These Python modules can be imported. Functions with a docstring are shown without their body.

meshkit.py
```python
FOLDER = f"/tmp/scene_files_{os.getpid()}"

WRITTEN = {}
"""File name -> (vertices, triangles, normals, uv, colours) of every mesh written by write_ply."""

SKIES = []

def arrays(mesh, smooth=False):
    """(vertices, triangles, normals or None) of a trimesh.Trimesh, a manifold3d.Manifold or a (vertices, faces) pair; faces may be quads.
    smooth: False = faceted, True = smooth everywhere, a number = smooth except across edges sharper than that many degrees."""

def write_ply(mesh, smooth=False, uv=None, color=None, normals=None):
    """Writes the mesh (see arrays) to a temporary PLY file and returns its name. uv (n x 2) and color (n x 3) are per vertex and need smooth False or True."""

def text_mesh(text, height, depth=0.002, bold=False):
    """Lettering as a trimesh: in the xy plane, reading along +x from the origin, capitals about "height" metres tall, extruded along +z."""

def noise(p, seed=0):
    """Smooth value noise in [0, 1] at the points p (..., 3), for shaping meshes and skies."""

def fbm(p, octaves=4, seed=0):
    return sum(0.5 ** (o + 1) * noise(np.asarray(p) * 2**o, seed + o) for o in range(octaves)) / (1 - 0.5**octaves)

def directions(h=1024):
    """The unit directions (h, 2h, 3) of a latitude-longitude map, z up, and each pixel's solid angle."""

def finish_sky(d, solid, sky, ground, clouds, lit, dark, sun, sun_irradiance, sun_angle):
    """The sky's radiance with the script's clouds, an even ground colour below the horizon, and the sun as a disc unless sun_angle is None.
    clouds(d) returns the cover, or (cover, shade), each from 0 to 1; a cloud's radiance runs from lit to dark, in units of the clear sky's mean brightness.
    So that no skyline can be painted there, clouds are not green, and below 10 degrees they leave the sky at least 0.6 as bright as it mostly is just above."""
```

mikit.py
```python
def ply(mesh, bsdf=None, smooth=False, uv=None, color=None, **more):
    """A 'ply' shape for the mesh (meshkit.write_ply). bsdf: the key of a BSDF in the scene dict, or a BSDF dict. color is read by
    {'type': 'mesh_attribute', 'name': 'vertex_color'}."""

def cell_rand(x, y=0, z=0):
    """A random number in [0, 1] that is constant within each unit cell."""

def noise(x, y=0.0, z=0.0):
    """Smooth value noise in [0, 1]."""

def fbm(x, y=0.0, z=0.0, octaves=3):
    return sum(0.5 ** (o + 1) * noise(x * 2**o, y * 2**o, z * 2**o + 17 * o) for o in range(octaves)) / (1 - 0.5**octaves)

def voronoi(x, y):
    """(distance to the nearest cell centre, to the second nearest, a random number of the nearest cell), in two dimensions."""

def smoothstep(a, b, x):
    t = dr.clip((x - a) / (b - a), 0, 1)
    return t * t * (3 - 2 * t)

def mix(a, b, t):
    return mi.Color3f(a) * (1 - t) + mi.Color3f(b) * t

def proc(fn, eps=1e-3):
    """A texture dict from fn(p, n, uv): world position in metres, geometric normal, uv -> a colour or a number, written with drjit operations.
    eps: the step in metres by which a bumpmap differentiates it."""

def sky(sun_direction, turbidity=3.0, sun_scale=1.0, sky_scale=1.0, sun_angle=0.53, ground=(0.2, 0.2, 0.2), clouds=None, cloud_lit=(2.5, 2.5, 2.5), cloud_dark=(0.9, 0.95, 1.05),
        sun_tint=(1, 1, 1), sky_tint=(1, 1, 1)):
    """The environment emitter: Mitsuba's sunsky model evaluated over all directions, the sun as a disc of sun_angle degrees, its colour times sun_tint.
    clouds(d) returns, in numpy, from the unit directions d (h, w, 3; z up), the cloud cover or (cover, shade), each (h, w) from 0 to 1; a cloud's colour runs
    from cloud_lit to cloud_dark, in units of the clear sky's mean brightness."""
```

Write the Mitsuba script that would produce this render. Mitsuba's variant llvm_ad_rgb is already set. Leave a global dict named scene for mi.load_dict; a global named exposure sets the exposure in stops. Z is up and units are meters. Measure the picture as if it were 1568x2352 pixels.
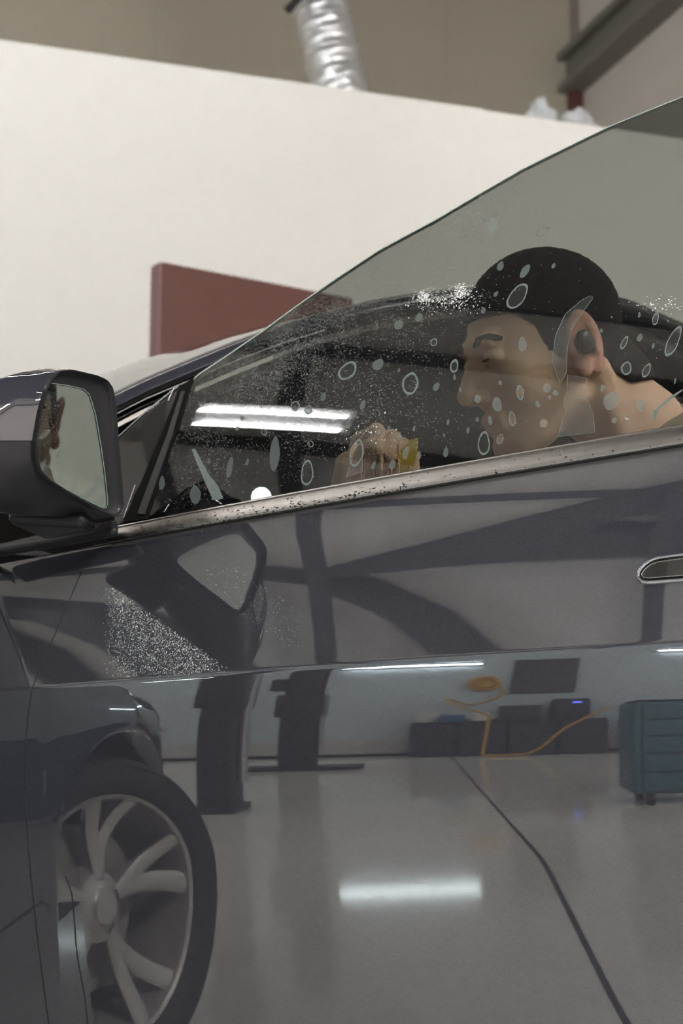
import math, random
import numpy as np, trimesh, manifold3d, shapely
from shapely.geometry import Polygon, LineString
import drjit as dr, mitsuba as mi
import meshkit, mikit
from mikit import proc, noise, fbm, smoothstep, mix, cell_rand

T = mi.ScalarTransform4f
scene, labels = {}, {}
rng = np.random.default_rng(7)

# ------------------------------------------------------------------ camera, exposure, lamps
FOC = 3267.0                                   # focal length in pixels of the 1568 wide frame
PITCH = math.radians(8.0)
CAM = np.array([0.0, 0.0, 0.75])
cp, sp = math.cos(PITCH), math.sin(PITCH)
scene['camera'] = {'type': 'thinlens', 'fov': math.degrees(2 * math.atan(784 / FOC)), 'fov_axis': 'x',
                   'aperture_radius': 0.0036, 'focus_distance': 1.53, 'near_clip': 0.05, 'far_clip': 100.0,
                   'to_world': T().look_at(origin=CAM.tolist(), target=(CAM + [0, cp, sp]).tolist(), up=[0, 0, 1])}
exposure = 0.25
LAMP = 250.0                                    # radiance of the LED tubes
LAMP_SPOTS = [(3.6, -6.4, 4.9, 108, 1), (4.2, -3.0, 4.9, 108, 1), (2.2, -.6, 4.9, 108, 1), (-.6, -5.6, 4.9, 108, 1), (-3.0, -7.4, 4.9, 108, 1), (2.6, 1.8, 4.9, 108, .8),
              (-8.5, 3.4, 4.9, 18, 1), (-11.5, 2.6, 4.9, 18, 1),
              (-4.0, 3.2, 4.8, 18, .26), (-1.3, 4.15, 4.8, 18, .255), (.9, 4.8, 4.8, 18, .24)]

# ------------------------------------------------------------------ helpers
def rgb(*c): return {'type': 'rgb', 'value': list(map(float, c))}
def ts(b): return {'type': 'twosided', 'bsdf': b}
def obj(key, mesh, mat, smooth=False, label=None, cat=None, group=None, kind=None, **kw):
    scene[key] = mikit.ply(mesh, mat, smooth, **kw)
    tag(key, label, cat, group, kind)
    return key
def tag(key, label=None, cat=None, group=None, kind=None):
    d = {k: v for k, v in (('label', label), ('category', cat), ('group', group), ('kind', kind)) if v}
    if d: labels[key] = d
_count = {}
def num(key):
    n = _count.get(key, 0); _count[key] = n + 1
    return key if n == 0 else f'{key}_{n:03d}'
def box(sx, sy, sz, c=(0, 0, 0), rz=0.0):
    m = trimesh.creation.box((sx, sy, sz))
    m.apply_transform(trimesh.transformations.rotation_matrix(rz, [0, 0, 1])); m.apply_translation(c); return m
def rbox(sx, sy, sz, r, c=(0, 0, 0), rz=0.0, n=12):
    sph = [manifold3d.Manifold.sphere(r, n).translate(((sx / 2 - r) * a, (sy / 2 - r) * b, (sz / 2 - r) * d)) for a in (-1, 1) for b in (-1, 1) for d in (-1, 1)]
    m = manifold3d.Manifold.batch_hull(sph).to_mesh()
    m = trimesh.Trimesh(m.vert_properties[:, :3], m.tri_verts)
    m.apply_transform(trimesh.transformations.rotation_matrix(rz, [0, 0, 1])); m.apply_translation(c); return m
def cyl(r, h, c=(0, 0, 0), n=32): 
    m = trimesh.creation.cylinder(r, h, sections=n); m.apply_translation(c); return m
def cat_(*ms): return trimesh.util.concatenate(list(ms))
def grid_faces(nr, nc, flip=False, wrap=False):
    f = []
    i = np.arange(nr - 1)[:, None] * nc
    j = np.arange(nc if wrap else nc - 1)[None]
    a, b = (i + j).ravel(), (i + (j + 1) % nc).ravel()
    q = np.stack([a, b, b + nc, a + nc], 1)
    q = q[:, ::-1] if flip else q
    return np.vstack([q[:, [0, 1, 2]], q[:, [0, 2, 3]]])
def grid_mesh(P, flip=False, wrap=False):
    P = np.asarray(P, float)
    return trimesh.Trimesh(P.reshape(-1, 3), grid_faces(P.shape[0], P.shape[1], flip, wrap), process=False)
def catmull(pts, n):
    """n points along a smooth curve through pts"""
    from scipy.interpolate import PchipInterpolator
    pts = np.asarray(pts, float); d = np.r_[0, np.cumsum(np.linalg.norm(np.diff(pts, axis=0), axis=1))]
    t = np.linspace(0, d[-1], n)
    return np.stack([PchipInterpolator(d, pts[:, k])(t) for k in range(pts.shape[1])], 1)
def resample(pts, n, closed=False):
    pts = np.asarray(pts, float)
    if closed: pts = np.vstack([pts, pts[:1]])
    d = np.r_[0, np.cumsum(np.linalg.norm(np.diff(pts, axis=0), axis=1))]
    t = np.linspace(0, d[-1], n + 1)[:-1] if closed else np.linspace(0, d[-1], n)
    return np.stack([np.interp(t, d, pts[:, k]) for k in range(pts.shape[1])], 1)
def tube(path, r, n=10, caps=True):
    path = np.asarray(path, float); r = np.broadcast_to(r, (len(path),))
    tan = np.gradient(path, axis=0); tan /= np.linalg.norm(tan, axis=1, keepdims=True) + 1e-12
    up = np.array([0, 0, 1.0]) if abs(tan[0, 2]) < .9 else np.array([1.0, 0, 0])
    rings = []; a = np.linspace(0, 2 * np.pi, n, endpoint=False)
    u = np.cross(up, tan[0]); u /= np.linalg.norm(u)
    for p, t_, rr in zip(path, tan, r):
        u = u - (u @ t_) * t_; u /= np.linalg.norm(u); v = np.cross(t_, u)
        rings.append(p + rr * (np.cos(a)[:, None] * u + np.sin(a)[:, None] * v))
    R = np.array(rings); m = grid_mesh(R, wrap=True)
    if caps:
        for ring, fl in ((R[0], True), (R[-1], False)):
            v = np.vstack([ring, ring.mean(0)]); f = np.array([[i, (i + 1) % n, n] for i in range(n)])
            m = cat_(m, trimesh.Trimesh(v, f[:, ::-1] if fl else f, process=False))
    return m
def sweep(path, profile, closed_profile=True):
    """profile points (n,2) given as offsets (a,b) along the per-point frames in path = list of (p, ua, ub)"""
    P = np.array([[p + a * ua + b * ub for a, b in profile] for p, ua, ub in path])
    m = grid_mesh(P, wrap=closed_profile)
    if closed_profile:
        k = len(profile); f = np.array([[0, i, i + 1] for i in range(1, k - 1)])
        m = cat_(m, trimesh.Trimesh(P[0], f[:, ::-1], process=False), trimesh.Trimesh(P[-1], f, process=False))
    m.fix_normals() if m.is_watertight else None
    return m
def tess(poly, step):
    """triangulate a shapely polygon in the plane with inner points about step apart (delaunay, clipped)"""
    from scipy.spatial import Delaunay
    b = np.array(poly.exterior.segmentize(step).coords)[:-1]
    holes = [np.array(h.segmentize(step).coords)[:-1] for h in poly.interiors]
    x0, y0, x1, y1 = poly.bounds
    gx, gy = np.meshgrid(np.arange(x0, x1, step), np.arange(y0, y1, step))
    g = np.stack([gx.ravel(), gy.ravel()], 1)
    inner = poly.buffer(-step * .45)
    g = g[shapely.contains_xy(inner, g[:, 0], g[:, 1])]
    p = np.vstack([b, *holes, g]); t = Delaunay(p).simplices
    c = p[t].mean(1); t = t[shapely.contains_xy(poly, c[:, 0], c[:, 1])]
    e1, e2 = p[t[:, 1]] - p[t[:, 0]], p[t[:, 2]] - p[t[:, 0]]
    cr = e1[:, 0] * e2[:, 1] - e1[:, 1] * e2[:, 0]
    t = t[np.abs(cr) > 1e-12]; cr = cr[np.abs(cr) > 1e-12]
    t[cr < 0] = t[cr < 0][:, ::-1]
    return p, t
def surface_nets(f, lo, h):
    """smooth mesh of f<0 on a regular grid (naive surface nets)"""
    s = f < 0
    nx, ny, nz = f.shape
    cnt = np.zeros((nx - 1, ny - 1, nz - 1)); acc = np.zeros((nx - 1, ny - 1, nz - 1, 3))
    corners = [np.array(c) for c in np.ndindex(2, 2, 2)]
    sl = lambda c: tuple(slice(k, k + n - 1) for k, n in zip(c, f.shape))
    for a in corners:
        for ax in range(3):
            if a[ax] == 0:
                b = a.copy(); b[ax] = 1
                fa, fb = f[sl(a)], f[sl(b)]; cr = (fa < 0) != (fb < 0)
                t = np.where(cr, fa / np.where(cr, fa - fb, 1), 0)
                cnt += cr
                for k in range(3):
                    acc[..., k] += cr * (a[k] + (t if k == ax else 0))
    on = cnt > 0; idx = -np.ones(on.shape, int); idx[on] = np.arange(on.sum())
    ijk = np.argwhere(on); v = lo + h * (ijk + acc[on] / cnt[on][:, None])
    quads = []
    for ax in range(3):
        b_, c_ = [(1, 2), (2, 0), (0, 1)][ax]
        A = [slice(1, -1)] * 3; A[ax] = slice(0, -1); Bq = list(A); Bq[ax] = slice(1, None)
        s0, s1 = s[tuple(A)], s[tuple(Bq)]
        for inside_first in (True, False):
            w = np.argwhere((s0 & ~s1) if inside_first else (~s0 & s1))
            if not len(w): continue
            base = w + 1; base[:, ax] = w[:, ax]
            def I(db, dc):
                q = base.copy(); q[:, b_] -= db; q[:, c_] -= dc
                return idx[q[:, 0], q[:, 1], q[:, 2]]
            q = np.stack([I(1, 1), I(0, 1), I(0, 0), I(1, 0)], 1)
            quads.append(q if inside_first else q[:, ::-1])
    q = np.vstack(quads); q = q[(q >= 0).all(1)]
    return trimesh.Trimesh(v, np.vstack([q[:, [0, 1, 2]], q[:, [0, 2, 3]]]), process=False)
def smin(a, b, k):
    h = np.clip(.5 + .5 * (b - a) / k, 0, 1)
    return b * (1 - h) + a * h - k * h * (1 - h)
def sd_cap(p, a, b, ra, rb):
    a, b = np.asarray(a, float), np.asarray(b, float); ba = b - a
    t = np.clip(((p - a) @ ba) / (ba @ ba), 0, 1)
    return np.linalg.norm(p - a - t[..., None] * ba, axis=-1) - (ra + (rb - ra) * t)
def sd_ell(p, c, r, R=None):
    q = p - np.asarray(c, float)
    if R is not None: q = q @ np.asarray(R)
    r = np.asarray(r, float); k0 = np.linalg.norm(q / r, axis=-1); k1 = np.linalg.norm(q / r ** 2, axis=-1)
    return k0 * (k0 - 1) / np.maximum(k1, 1e-9)
def grid_pts(lo, hi, h):
    ax = [np.arange(a, b + h, h) for a, b in zip(lo, hi)]
    return np.stack(np.meshgrid(*ax, indexing='ij'), -1)

def ray(u, v):
    a, b = (u - 784) / FOC, -(v - 1176) / FOC
    d = np.array([a, cp - b * sp, sp + b * cp]); return d / np.linalg.norm(d)
def on_plane(u, v, p0, n):
    d = ray(u, v); return CAM + d * (((np.asarray(p0) - CAM) @ n) / (d @ n))
def at_depth(u, v, y): 
    d = ray(u, v); return CAM + d * (y / d[1])

# ------------------------------------------------------------------ materials
def mat(name, b): scene[name] = b; return name
mat('m_flat_white', ts({'type': 'diffuse', 'reflectance': rgb(.80, .775, .73)}))
mat('m_partition', ts({'type': 'principled', 'base_color': rgb(.84, .82, .785), 'roughness': .6, 'specular': .3}))
mat('m_cladding', ts({'type': 'principled', 'base_color': rgb(.47, .43, .355), 'roughness': .5, 'specular': .3}))
mat('m_side_wall', ts({'type': 'principled', 'base_color': rgb(.64, .59, .555), 'roughness': .5, 'specular': .3}))
mat('m_far_wall', ts({'type': 'diffuse', 'reflectance': rgb(.585, .665, .71)}))
mat('m_ceiling', ts({'type': 'diffuse', 'reflectance': rgb(.92, .89, .88)}))
mat('m_steel', ts({'type': 'principled', 'base_color': rgb(.17, .165, .15), 'roughness': .55, 'specular': .4}))
def _floor(p, n, uv):
    a = fbm(p.x * .7, p.y * .7, 0, 4); b = fbm(p.x * 9, p.y * 9, 3, 3)
    return mix((.47, .445, .41), (.60, .575, .54), a * .75 + b * .25)
mat('m_floor', ts({'type': 'principled', 'base_color': proc(_floor), 'roughness': .075, 'specular': .55}))
mat('m_joint', ts({'type': 'diffuse', 'reflectance': rgb(.05, .05, .05)}))
def _peel(p, n, uv): return noise(p.x * 260, p.y * 260, p.z * 260) * .6 + noise(p.x * 90, p.y * 90, p.z * 90)
def _flake(p, n, uv):
    r = cell_rand(p.x * 2600, p.y * 2600, p.z * 2600)
    a = noise(p.x * 700, p.y * 700, p.z * 700)
    return mix((.020, .0205, .028), (.046, .045, .055), r * .55 + a * .45)
mat('m_paint', ts({'type': 'bumpmap', 'arbitrary': {**proc(_peel)}, 'scale': 9e-7,
                   'bsdf': {'type': 'plastic', 'int_ior': 2.6, 'nonlinear': False, 'diffuse_reflectance': proc(_flake)}}))
mat('m_paint_plain', ts({'type': 'plastic', 'int_ior': 1.9, 'diffuse_reflectance': rgb(.022, .022, .030)}))
mat('m_black', ts({'type': 'roughplastic', 'int_ior': 1.5, 'alpha': .08, 'diffuse_reflectance': rgb(.007, .007, .008)}))
mat('m_satin_black', ts({'type': 'principled', 'base_color': rgb(.011, .011, .013), 'roughness': .32, 'specular': .22}))
mat('m_black_gloss', ts({'type': 'plastic', 'int_ior': 1.6, 'diffuse_reflectance': rgb(.008, .008, .010)}))
mat('m_rubber', ts({'type': 'principled', 'base_color': rgb(.012, .012, .013), 'roughness': .55, 'specular': .3}))
mat('m_interior', ts({'type': 'principled', 'base_color': rgb(.035, .035, .036), 'roughness': .75, 'specular': .25}))
mat('m_trim', ts({'type': 'roughconductor', 'alpha': .19, 'eta': rgb(1.5, 1.5, 1.5), 'k': rgb(3, 3, 3), 'specular_reflectance': rgb(.74, .70, .66)}))
mat('m_chrome', ts({'type': 'roughconductor', 'alpha': .05, 'eta': rgb(1.5, 1.5, 1.5), 'k': rgb(4, 4, 4), 'specular_reflectance': rgb(.85, .85, .9)}))
mat('m_mirror', ts({'type': 'conductor', 'eta': rgb(.2, .2, .2), 'k': rgb(4, 4, 4), 'specular_reflectance': rgb(.72, .78, .76)}))
mat('m_tint', {'type': 'thindielectric', 'int_ior': 1.55, 'specular_transmittance': rgb(.325, .345, .32)})
mat('m_screen_glass', {'type': 'thindielectric', 'int_ior': 1.55, 'specular_transmittance': rgb(.55, .58, .56)})
mat('m_sail_glass', ts({'type': 'plastic', 'int_ior': 1.6, 'diffuse_reflectance': rgb(.030, .029, .027)}))
mat('m_edge', ts({'type': 'principled', 'base_color': rgb(.17, .22, .20), 'roughness': .2, 'specular': .8}))
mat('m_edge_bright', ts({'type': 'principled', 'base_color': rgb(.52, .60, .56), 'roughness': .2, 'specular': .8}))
mat('m_duct', ts({'type': 'principled', 'base_color': rgb(.86, .86, .88), 'metallic': .75, 'roughness': .34, 'specular': .6}))
mat('m_seal', ts({'type': 'principled', 'base_color': rgb(.006, .006, .006), 'roughness': .7, 'specular': .03}))
mat('m_plastic_wrap', ts({'type': 'principled', 'base_color': rgb(.52, .53, .55), 'roughness': .25, 'specular': .8}))
mat('m_maroon', ts({'type': 'principled', 'base_color': rgb(.11, .044, .036), 'roughness': .6, 'specular': .3}))
mat('m_maroon_edge', ts({'type': 'principled', 'base_color': rgb(.22, .12, .12), 'roughness': .6, 'specular': .3}))

# ------------------------------------------------------------------ the hall
HALL = np.array([(-16.45, 3.6), (-6.7, -9.4), (7.84, -9.5), (1.66, 9.5)])
CEIL = 6.6
def wall_mesh(a, b, h, z0=0.0, t=.12):
    a, b = np.asarray(a, float), np.asarray(b, float); d = b - a; L = np.linalg.norm(d); d /= L
    n = np.array([d[1], -d[0]]); c = (a + b) / 2 + n * t / 2
    return box(L, t, h, (c[0], c[1], z0 + h / 2), math.atan2(d[1], d[0]))
fl = trimesh.creation.extrude_polygon(Polygon(HALL).buffer(.15, join_style=2), .1, engine='earcut'); fl.apply_translation((0, 0, -.1))
obj('floor', fl, 'm_floor', label='polished grey concrete workshop floor', kind='structure')
ce = trimesh.creation.extrude_polygon(Polygon(HALL).buffer(.15, join_style=2), .1, engine='earcut'); ce.apply_translation((0, 0, CEIL))
obj('ceiling', ce, 'm_ceiling', label='pale workshop ceiling liner', kind='structure')
obj('wall_far', wall_mesh(HALL[0], HALL[1], CEIL), 'm_far_wall', label='pale blue-grey far wall of the hall behind the workbench', kind='structure')
obj('wall_back', wall_mesh(HALL[1], HALL[2], CEIL), 'm_far_wall', kind='structure', label='pale wall behind the photographer')
obj('wall_right', wall_mesh(HALL[2], HALL[3], CEIL), 'm_side_wall', kind='structure', label='pinkish grey side wall of the hall under the dark beam')
obj('wall_rear', wall_mesh(HALL[3], HALL[0], CEIL), 'm_cladding', kind='structure', label='greige metal-clad rear wall above the white partition')
# cladding sheets of the rear wall, one by one
_d = (HALL[0] - HALL[3]); _L = np.linalg.norm(_d); _d = _d / _L; _n = np.array([-_d[1], _d[0]])
for k in range(18):
    c = HALL[3] + _d * (.5 + k * 1.0) + _n * .012
    obj(num('wall_rear__cladding_sheet'), rbox(1.0, .024, CEIL - .02, .003, (c[0], c[1], CEIL / 2), math.atan2(_d[1], _d[0]), 8), 'm_cladding', smooth=40)

# ------------------------------------------------------------------ LED tubes
mat('m_lamp_body', ts({'type': 'diffuse', 'reflectance': rgb(.7, .7, .7)}))
def led(x, y, z, deg, L=1.5, label='long LED tube lamp hanging over the workshop bay', power=None, group='LED tube lamps over the bays'):
    k = num('ceiling_light'); a = math.radians(deg)
    tag(k, label, 'ceiling light', group)
    obj(k + '__housing', rbox(L + .06, .07, .03, .01, (x, y, z + .035), a, 8), 'm_lamp_body', smooth=40)
    c, s = math.cos(a) * L / 2, math.sin(a) * L / 2
    t = trimesh.creation.cylinder(.02, segment=[(x - c, y - s, z), (x + c, y + s, z)], sections=10)
    scene[k + '__tube'] = {**mikit.ply(t, 'm_lamp_body'), 'emitter': {'type': 'area', 'radiance': rgb(*(np.array([1, .975, .935]) * (power or LAMP)))}}
    for q in (-1, 1):
        obj(num(k + '__hanger'), tube([(x + q * c * .8, y + q * s * .8, z + .05), (x + q * c * .8, y + q * s * .8, CEIL)], .003, 5), 'm_steel')
    return k
LAMP_NAMES = ['rearmost LED tube lamp of the row on the right of the bay', 'second LED tube lamp from the back of the row on the right', 'LED tube lamp on the right, level with the photographer', 'LED tube lamp behind the photographer, nearer the middle', 'LED tube lamp behind the photographer, nearest the back wall', 'LED tube lamp over the tail of the grey car',
              'LED tube lamp over the lift bay, nearer the partition end', 'LED tube lamp over the lift bay, nearest the far wall', 'LED tube lamp in front of the white partition, left end', 'LED tube lamp in front of the white partition, middle', 'LED tube lamp in front of the white partition, right end']
for (x, y, z, deg, q), nm in zip(LAMP_SPOTS, LAMP_NAMES): led(x, y, z, deg, power=LAMP * q, label=nm)
led(1.75, .25, 3.0, 108, 1.2, 'added unseen LED tube lamp low on the right of the photographer, lighting the face of the man', LAMP * 3.0, None)  # added out of view to brighten the man behind the glass

# ------------------------------------------------------------------ the grey car: its open door (s along the door, z up, w outward)
PHI = math.radians(30.0)
DB = np.array([0, 1.5, 0.0]); DD = np.array([math.cos(PHI), -math.sin(PHI), 0]); DN = np.array([-math.sin(PHI), -math.cos(PHI), 0])
def dpt(s, z, w):
    s, z, w = np.broadcast_arrays(*(np.asarray(q, float) for q in (s, z, w)))
    return DB + s[..., None] * DD + w[..., None] * DN + z[..., None] * np.array([0, 0, 1.0])
def zc(s): return .7985 + .0442 * s - .008 * s * s                      # crease
def zb(s): return .9860 + .0765 * s                         # lower edge of the belt trim
PLAN_R, PLAN_S = 8.0, 0.1
_x = np.linspace(0, .6, 601)
_lo_tilt = np.interp(_x, [0, .035, .07, .10, .14, .20, .25, .33, .45, .6], np.radians([4.4, 2.0, .1, -1.1, -2.4, -4.55, -4.75, -5.0, -6.0, -7.0]))
_lo = np.r_[0, np.cumsum(np.tan((_lo_tilt[1:] + _lo_tilt[:-1]) / 2) * (_x[1] - _x[0]))]
_u = np.linspace(0, 1, 201)
_up_tilt = np.interp(_u, [0, .25, .5, .75, 1], np.radians([20.5, 20.0, 20.0, 21.5, 27.0]))
_up = np.r_[0, np.cumsum(np.tan((_up_tilt[1:] + _up_tilt[:-1]) / 2) * _u[1])]
def w_body(s, z):
    s, z = np.asarray(s, float), np.asarray(z, float)
    h = z - zc(s); H = zb(s) - zc(s); r = .0035
    def raw(h): return np.where(h < 0, np.interp(-h, _x, _lo), -H * np.interp(np.clip(h / H, 0, 1.0), _u, _up) - np.maximum(h - H, 0) * math.tan(math.radians(30)))
    near = np.abs(h) < r                                  # rounded crease
    t = (h + r) / (2 * r); a, b = raw(np.full_like(h, -r)), raw(np.full_like(h, r))
    ma, mb = (raw(np.full_like(h, -r + 1e-4)) - raw(np.full_like(h, -r - 1e-4))) / 2e-4, (raw(np.full_like(h, r + 1e-4)) - raw(np.full_like(h, r - 1e-4))) / 2e-4
    her = (2*t**3 - 3*t**2 + 1) * a + (t**3 - 2*t**2 + t) * 2*r*ma + (-2*t**3 + 3*t**2) * b + (t**3 - t**2) * 2*r*mb
    return np.where(near, her, raw(h)) - (s - PLAN_S) ** 2 / (2 * PLAN_R)
GLASS_A, GLASS_R, GLASS_PLAN = math.radians(22), 1.1, 6.0
def w_glass(s, z):
    s, z = np.asarray(s, float), np.asarray(z, float); h = z - .985
    return -.080 - math.tan(GLASS_A) * h - np.sign(h) * h * h / (2 * GLASS_R) - (s - PLAN_S) ** 2 / (2 * GLASS_PLAN)
def solve(u, v, wf):
    d = ray(u, v); w = 0.0
    for _ in range(60):
        p = CAM + d * (((DB + w * DN - CAM) @ DN) / (d @ DN)); s = (p - DB) @ DD; w = .5 * w + .5 * float(wf(s, p[2]))
    return s, p[2]
def on_door(uv, wf): return np.array([solve(u, v, wf) for u, v in uv])
def surf_n(s, z, wf, e=2e-4):
    ds = dpt(s + e, z, wf(s + e, z)) - dpt(s - e, z, wf(s - e, z)); dz = dpt(s, z + e, wf(s, z + e)) - dpt(s, z - e, wf(s, z - e))
    n = np.cross(ds, dz); n /= np.linalg.norm(n, axis=-1, keepdims=True); return np.where((n @ DN)[..., None] < 0, -n, n)

tag('car', 'dark grey car with its front door open and a tinted frameless window', 'car')
def z_rows(s):
    """rows from the sill up over the crease to the belt, as z for every s"""
    lo = np.r_[np.linspace(.24, 0.0, 60)[:-1], []]
    q = np.r_[np.linspace(-.56, -.02, 70), np.linspace(-.02, .0, 24)[1:] , np.linspace(0, .012, 14)[1:]]
    up = np.linspace(0, 1, 60)[1:]
    H = zb(s) - zc(s)
    return np.r_[zc(s) + q, zc(s) + .012 + (H - .012) * up]
def body_panel(t_cols, s_of):
    rows = z_rows(0.0); P = []
    for r in range(len(rows)):
        z0 = rows[r]; S = s_of(z0, t_cols); Z = np.array([z_rows(s)[r] for s in S])
        P.append(dpt(S, Z, w_body(S, Z)))
    P = np.array(P)
    # turn the rim inwards
    out = lambda Q: Q - DN * .003
    P = np.concatenate([P, P[-1:] - DN * .004 + [0, 0, .003], P[-1:] - DN * .02 + [0, 0, .0035]], 0)
    P = np.concatenate([P[:, :1] - DN * .022, P[:, :1] - DN * .003 , P, P[:, -1:] - DN * .003, P[:, -1:] - DN * .022], 1)
    return grid_mesh(P)
obj('car__front_door', body_panel(np.linspace(0, 1, 110), lambda z, t: -.60 + 1.30 * t), 'm_paint', smooth=35, label='dark grey front door with a sharp crease and mirror-like gloss')
for uv in ([(187, 1315), (140, 1425), (75, 1580), (60, 1700), (62, 1900), (76, 2060), (92, 2200), (112, 2352), (120, 2420)], [(150, 2012), (166, 2060), (176, 2180), (196, 2300), (204, 2380)]):  # film edge first, then a reflected line drawn as dark geometry
    q = catmull(on_door(uv, w_body), 60); obj(num('car__front_door__paint_line'), tube(dpt(q[:, 0], q[:, 1], w_body(q[:, 0], q[:, 1])), .0009, 6), 'm_rubber', smooth=True, label='thin dark line on the paint, film edge first and drawn reflection second')
# inner skin of the door
q = np.linspace(-.48, .70, 24); zz = np.linspace(.26, .99, 14)
S, Z = np.meshgrid(q, zz)
Pi = dpt(S, Z, w_body(S, Z) - .10)
obj('car__door_trim', grid_mesh(Pi, flip=True), 'm_interior', smooth=30, label='dark inner trim of the open door')

# ---- window glass
_top = np.array(on_door([(338, 1186), (352, 1150), (378, 1073), (405, 992), (430, 905), (437, 882), (446, 869), (462, 856), (520, 818), (600, 763), (680, 704), (760, 648), (870, 575), (1000, 505), (1200, 388), (1400, 290), (1568, 222), (1660, 188)], w_glass))
_bot = np.array(on_door([(338, 1192), (420, 1174), (560, 1142), (800, 1097), (1020, 1058), (1330, 1003), (1568, 964), (1660, 950)], w_glass))
NT = 160
top = resample(_top, NT); bot = resample(_bot, NT)
d0 = np.r_[0, np.cumsum(np.linalg.norm(np.diff(top, axis=0), axis=1))]; d0 /= d0[-1]
xs = np.linspace(bot[0, 0], bot[-1, 0], NT) ** 1
def bottom_at(s): return np.interp(s, _bot[:, 0], _bot[:, 1]) - .012
# columns: bottom point slides with the top point
bs = np.interp(np.linspace(0, 1, NT), [0, 1], [bot[0, 0], bot[-1, 0]])
rws = np.linspace(0, 1, 44)
G = np.array([[(1 - r) * np.array([bs[i], bottom_at(bs[i])]) + r * top[i] for i in range(NT)] for r in rws])
obj('car__side_window', grid_mesh(dpt(G[..., 0], G[..., 1], w_glass(G[..., 0], G[..., 1]))), 'm_tint', smooth=True, label='tinted frameless side window with soapy water under the film')
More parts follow.
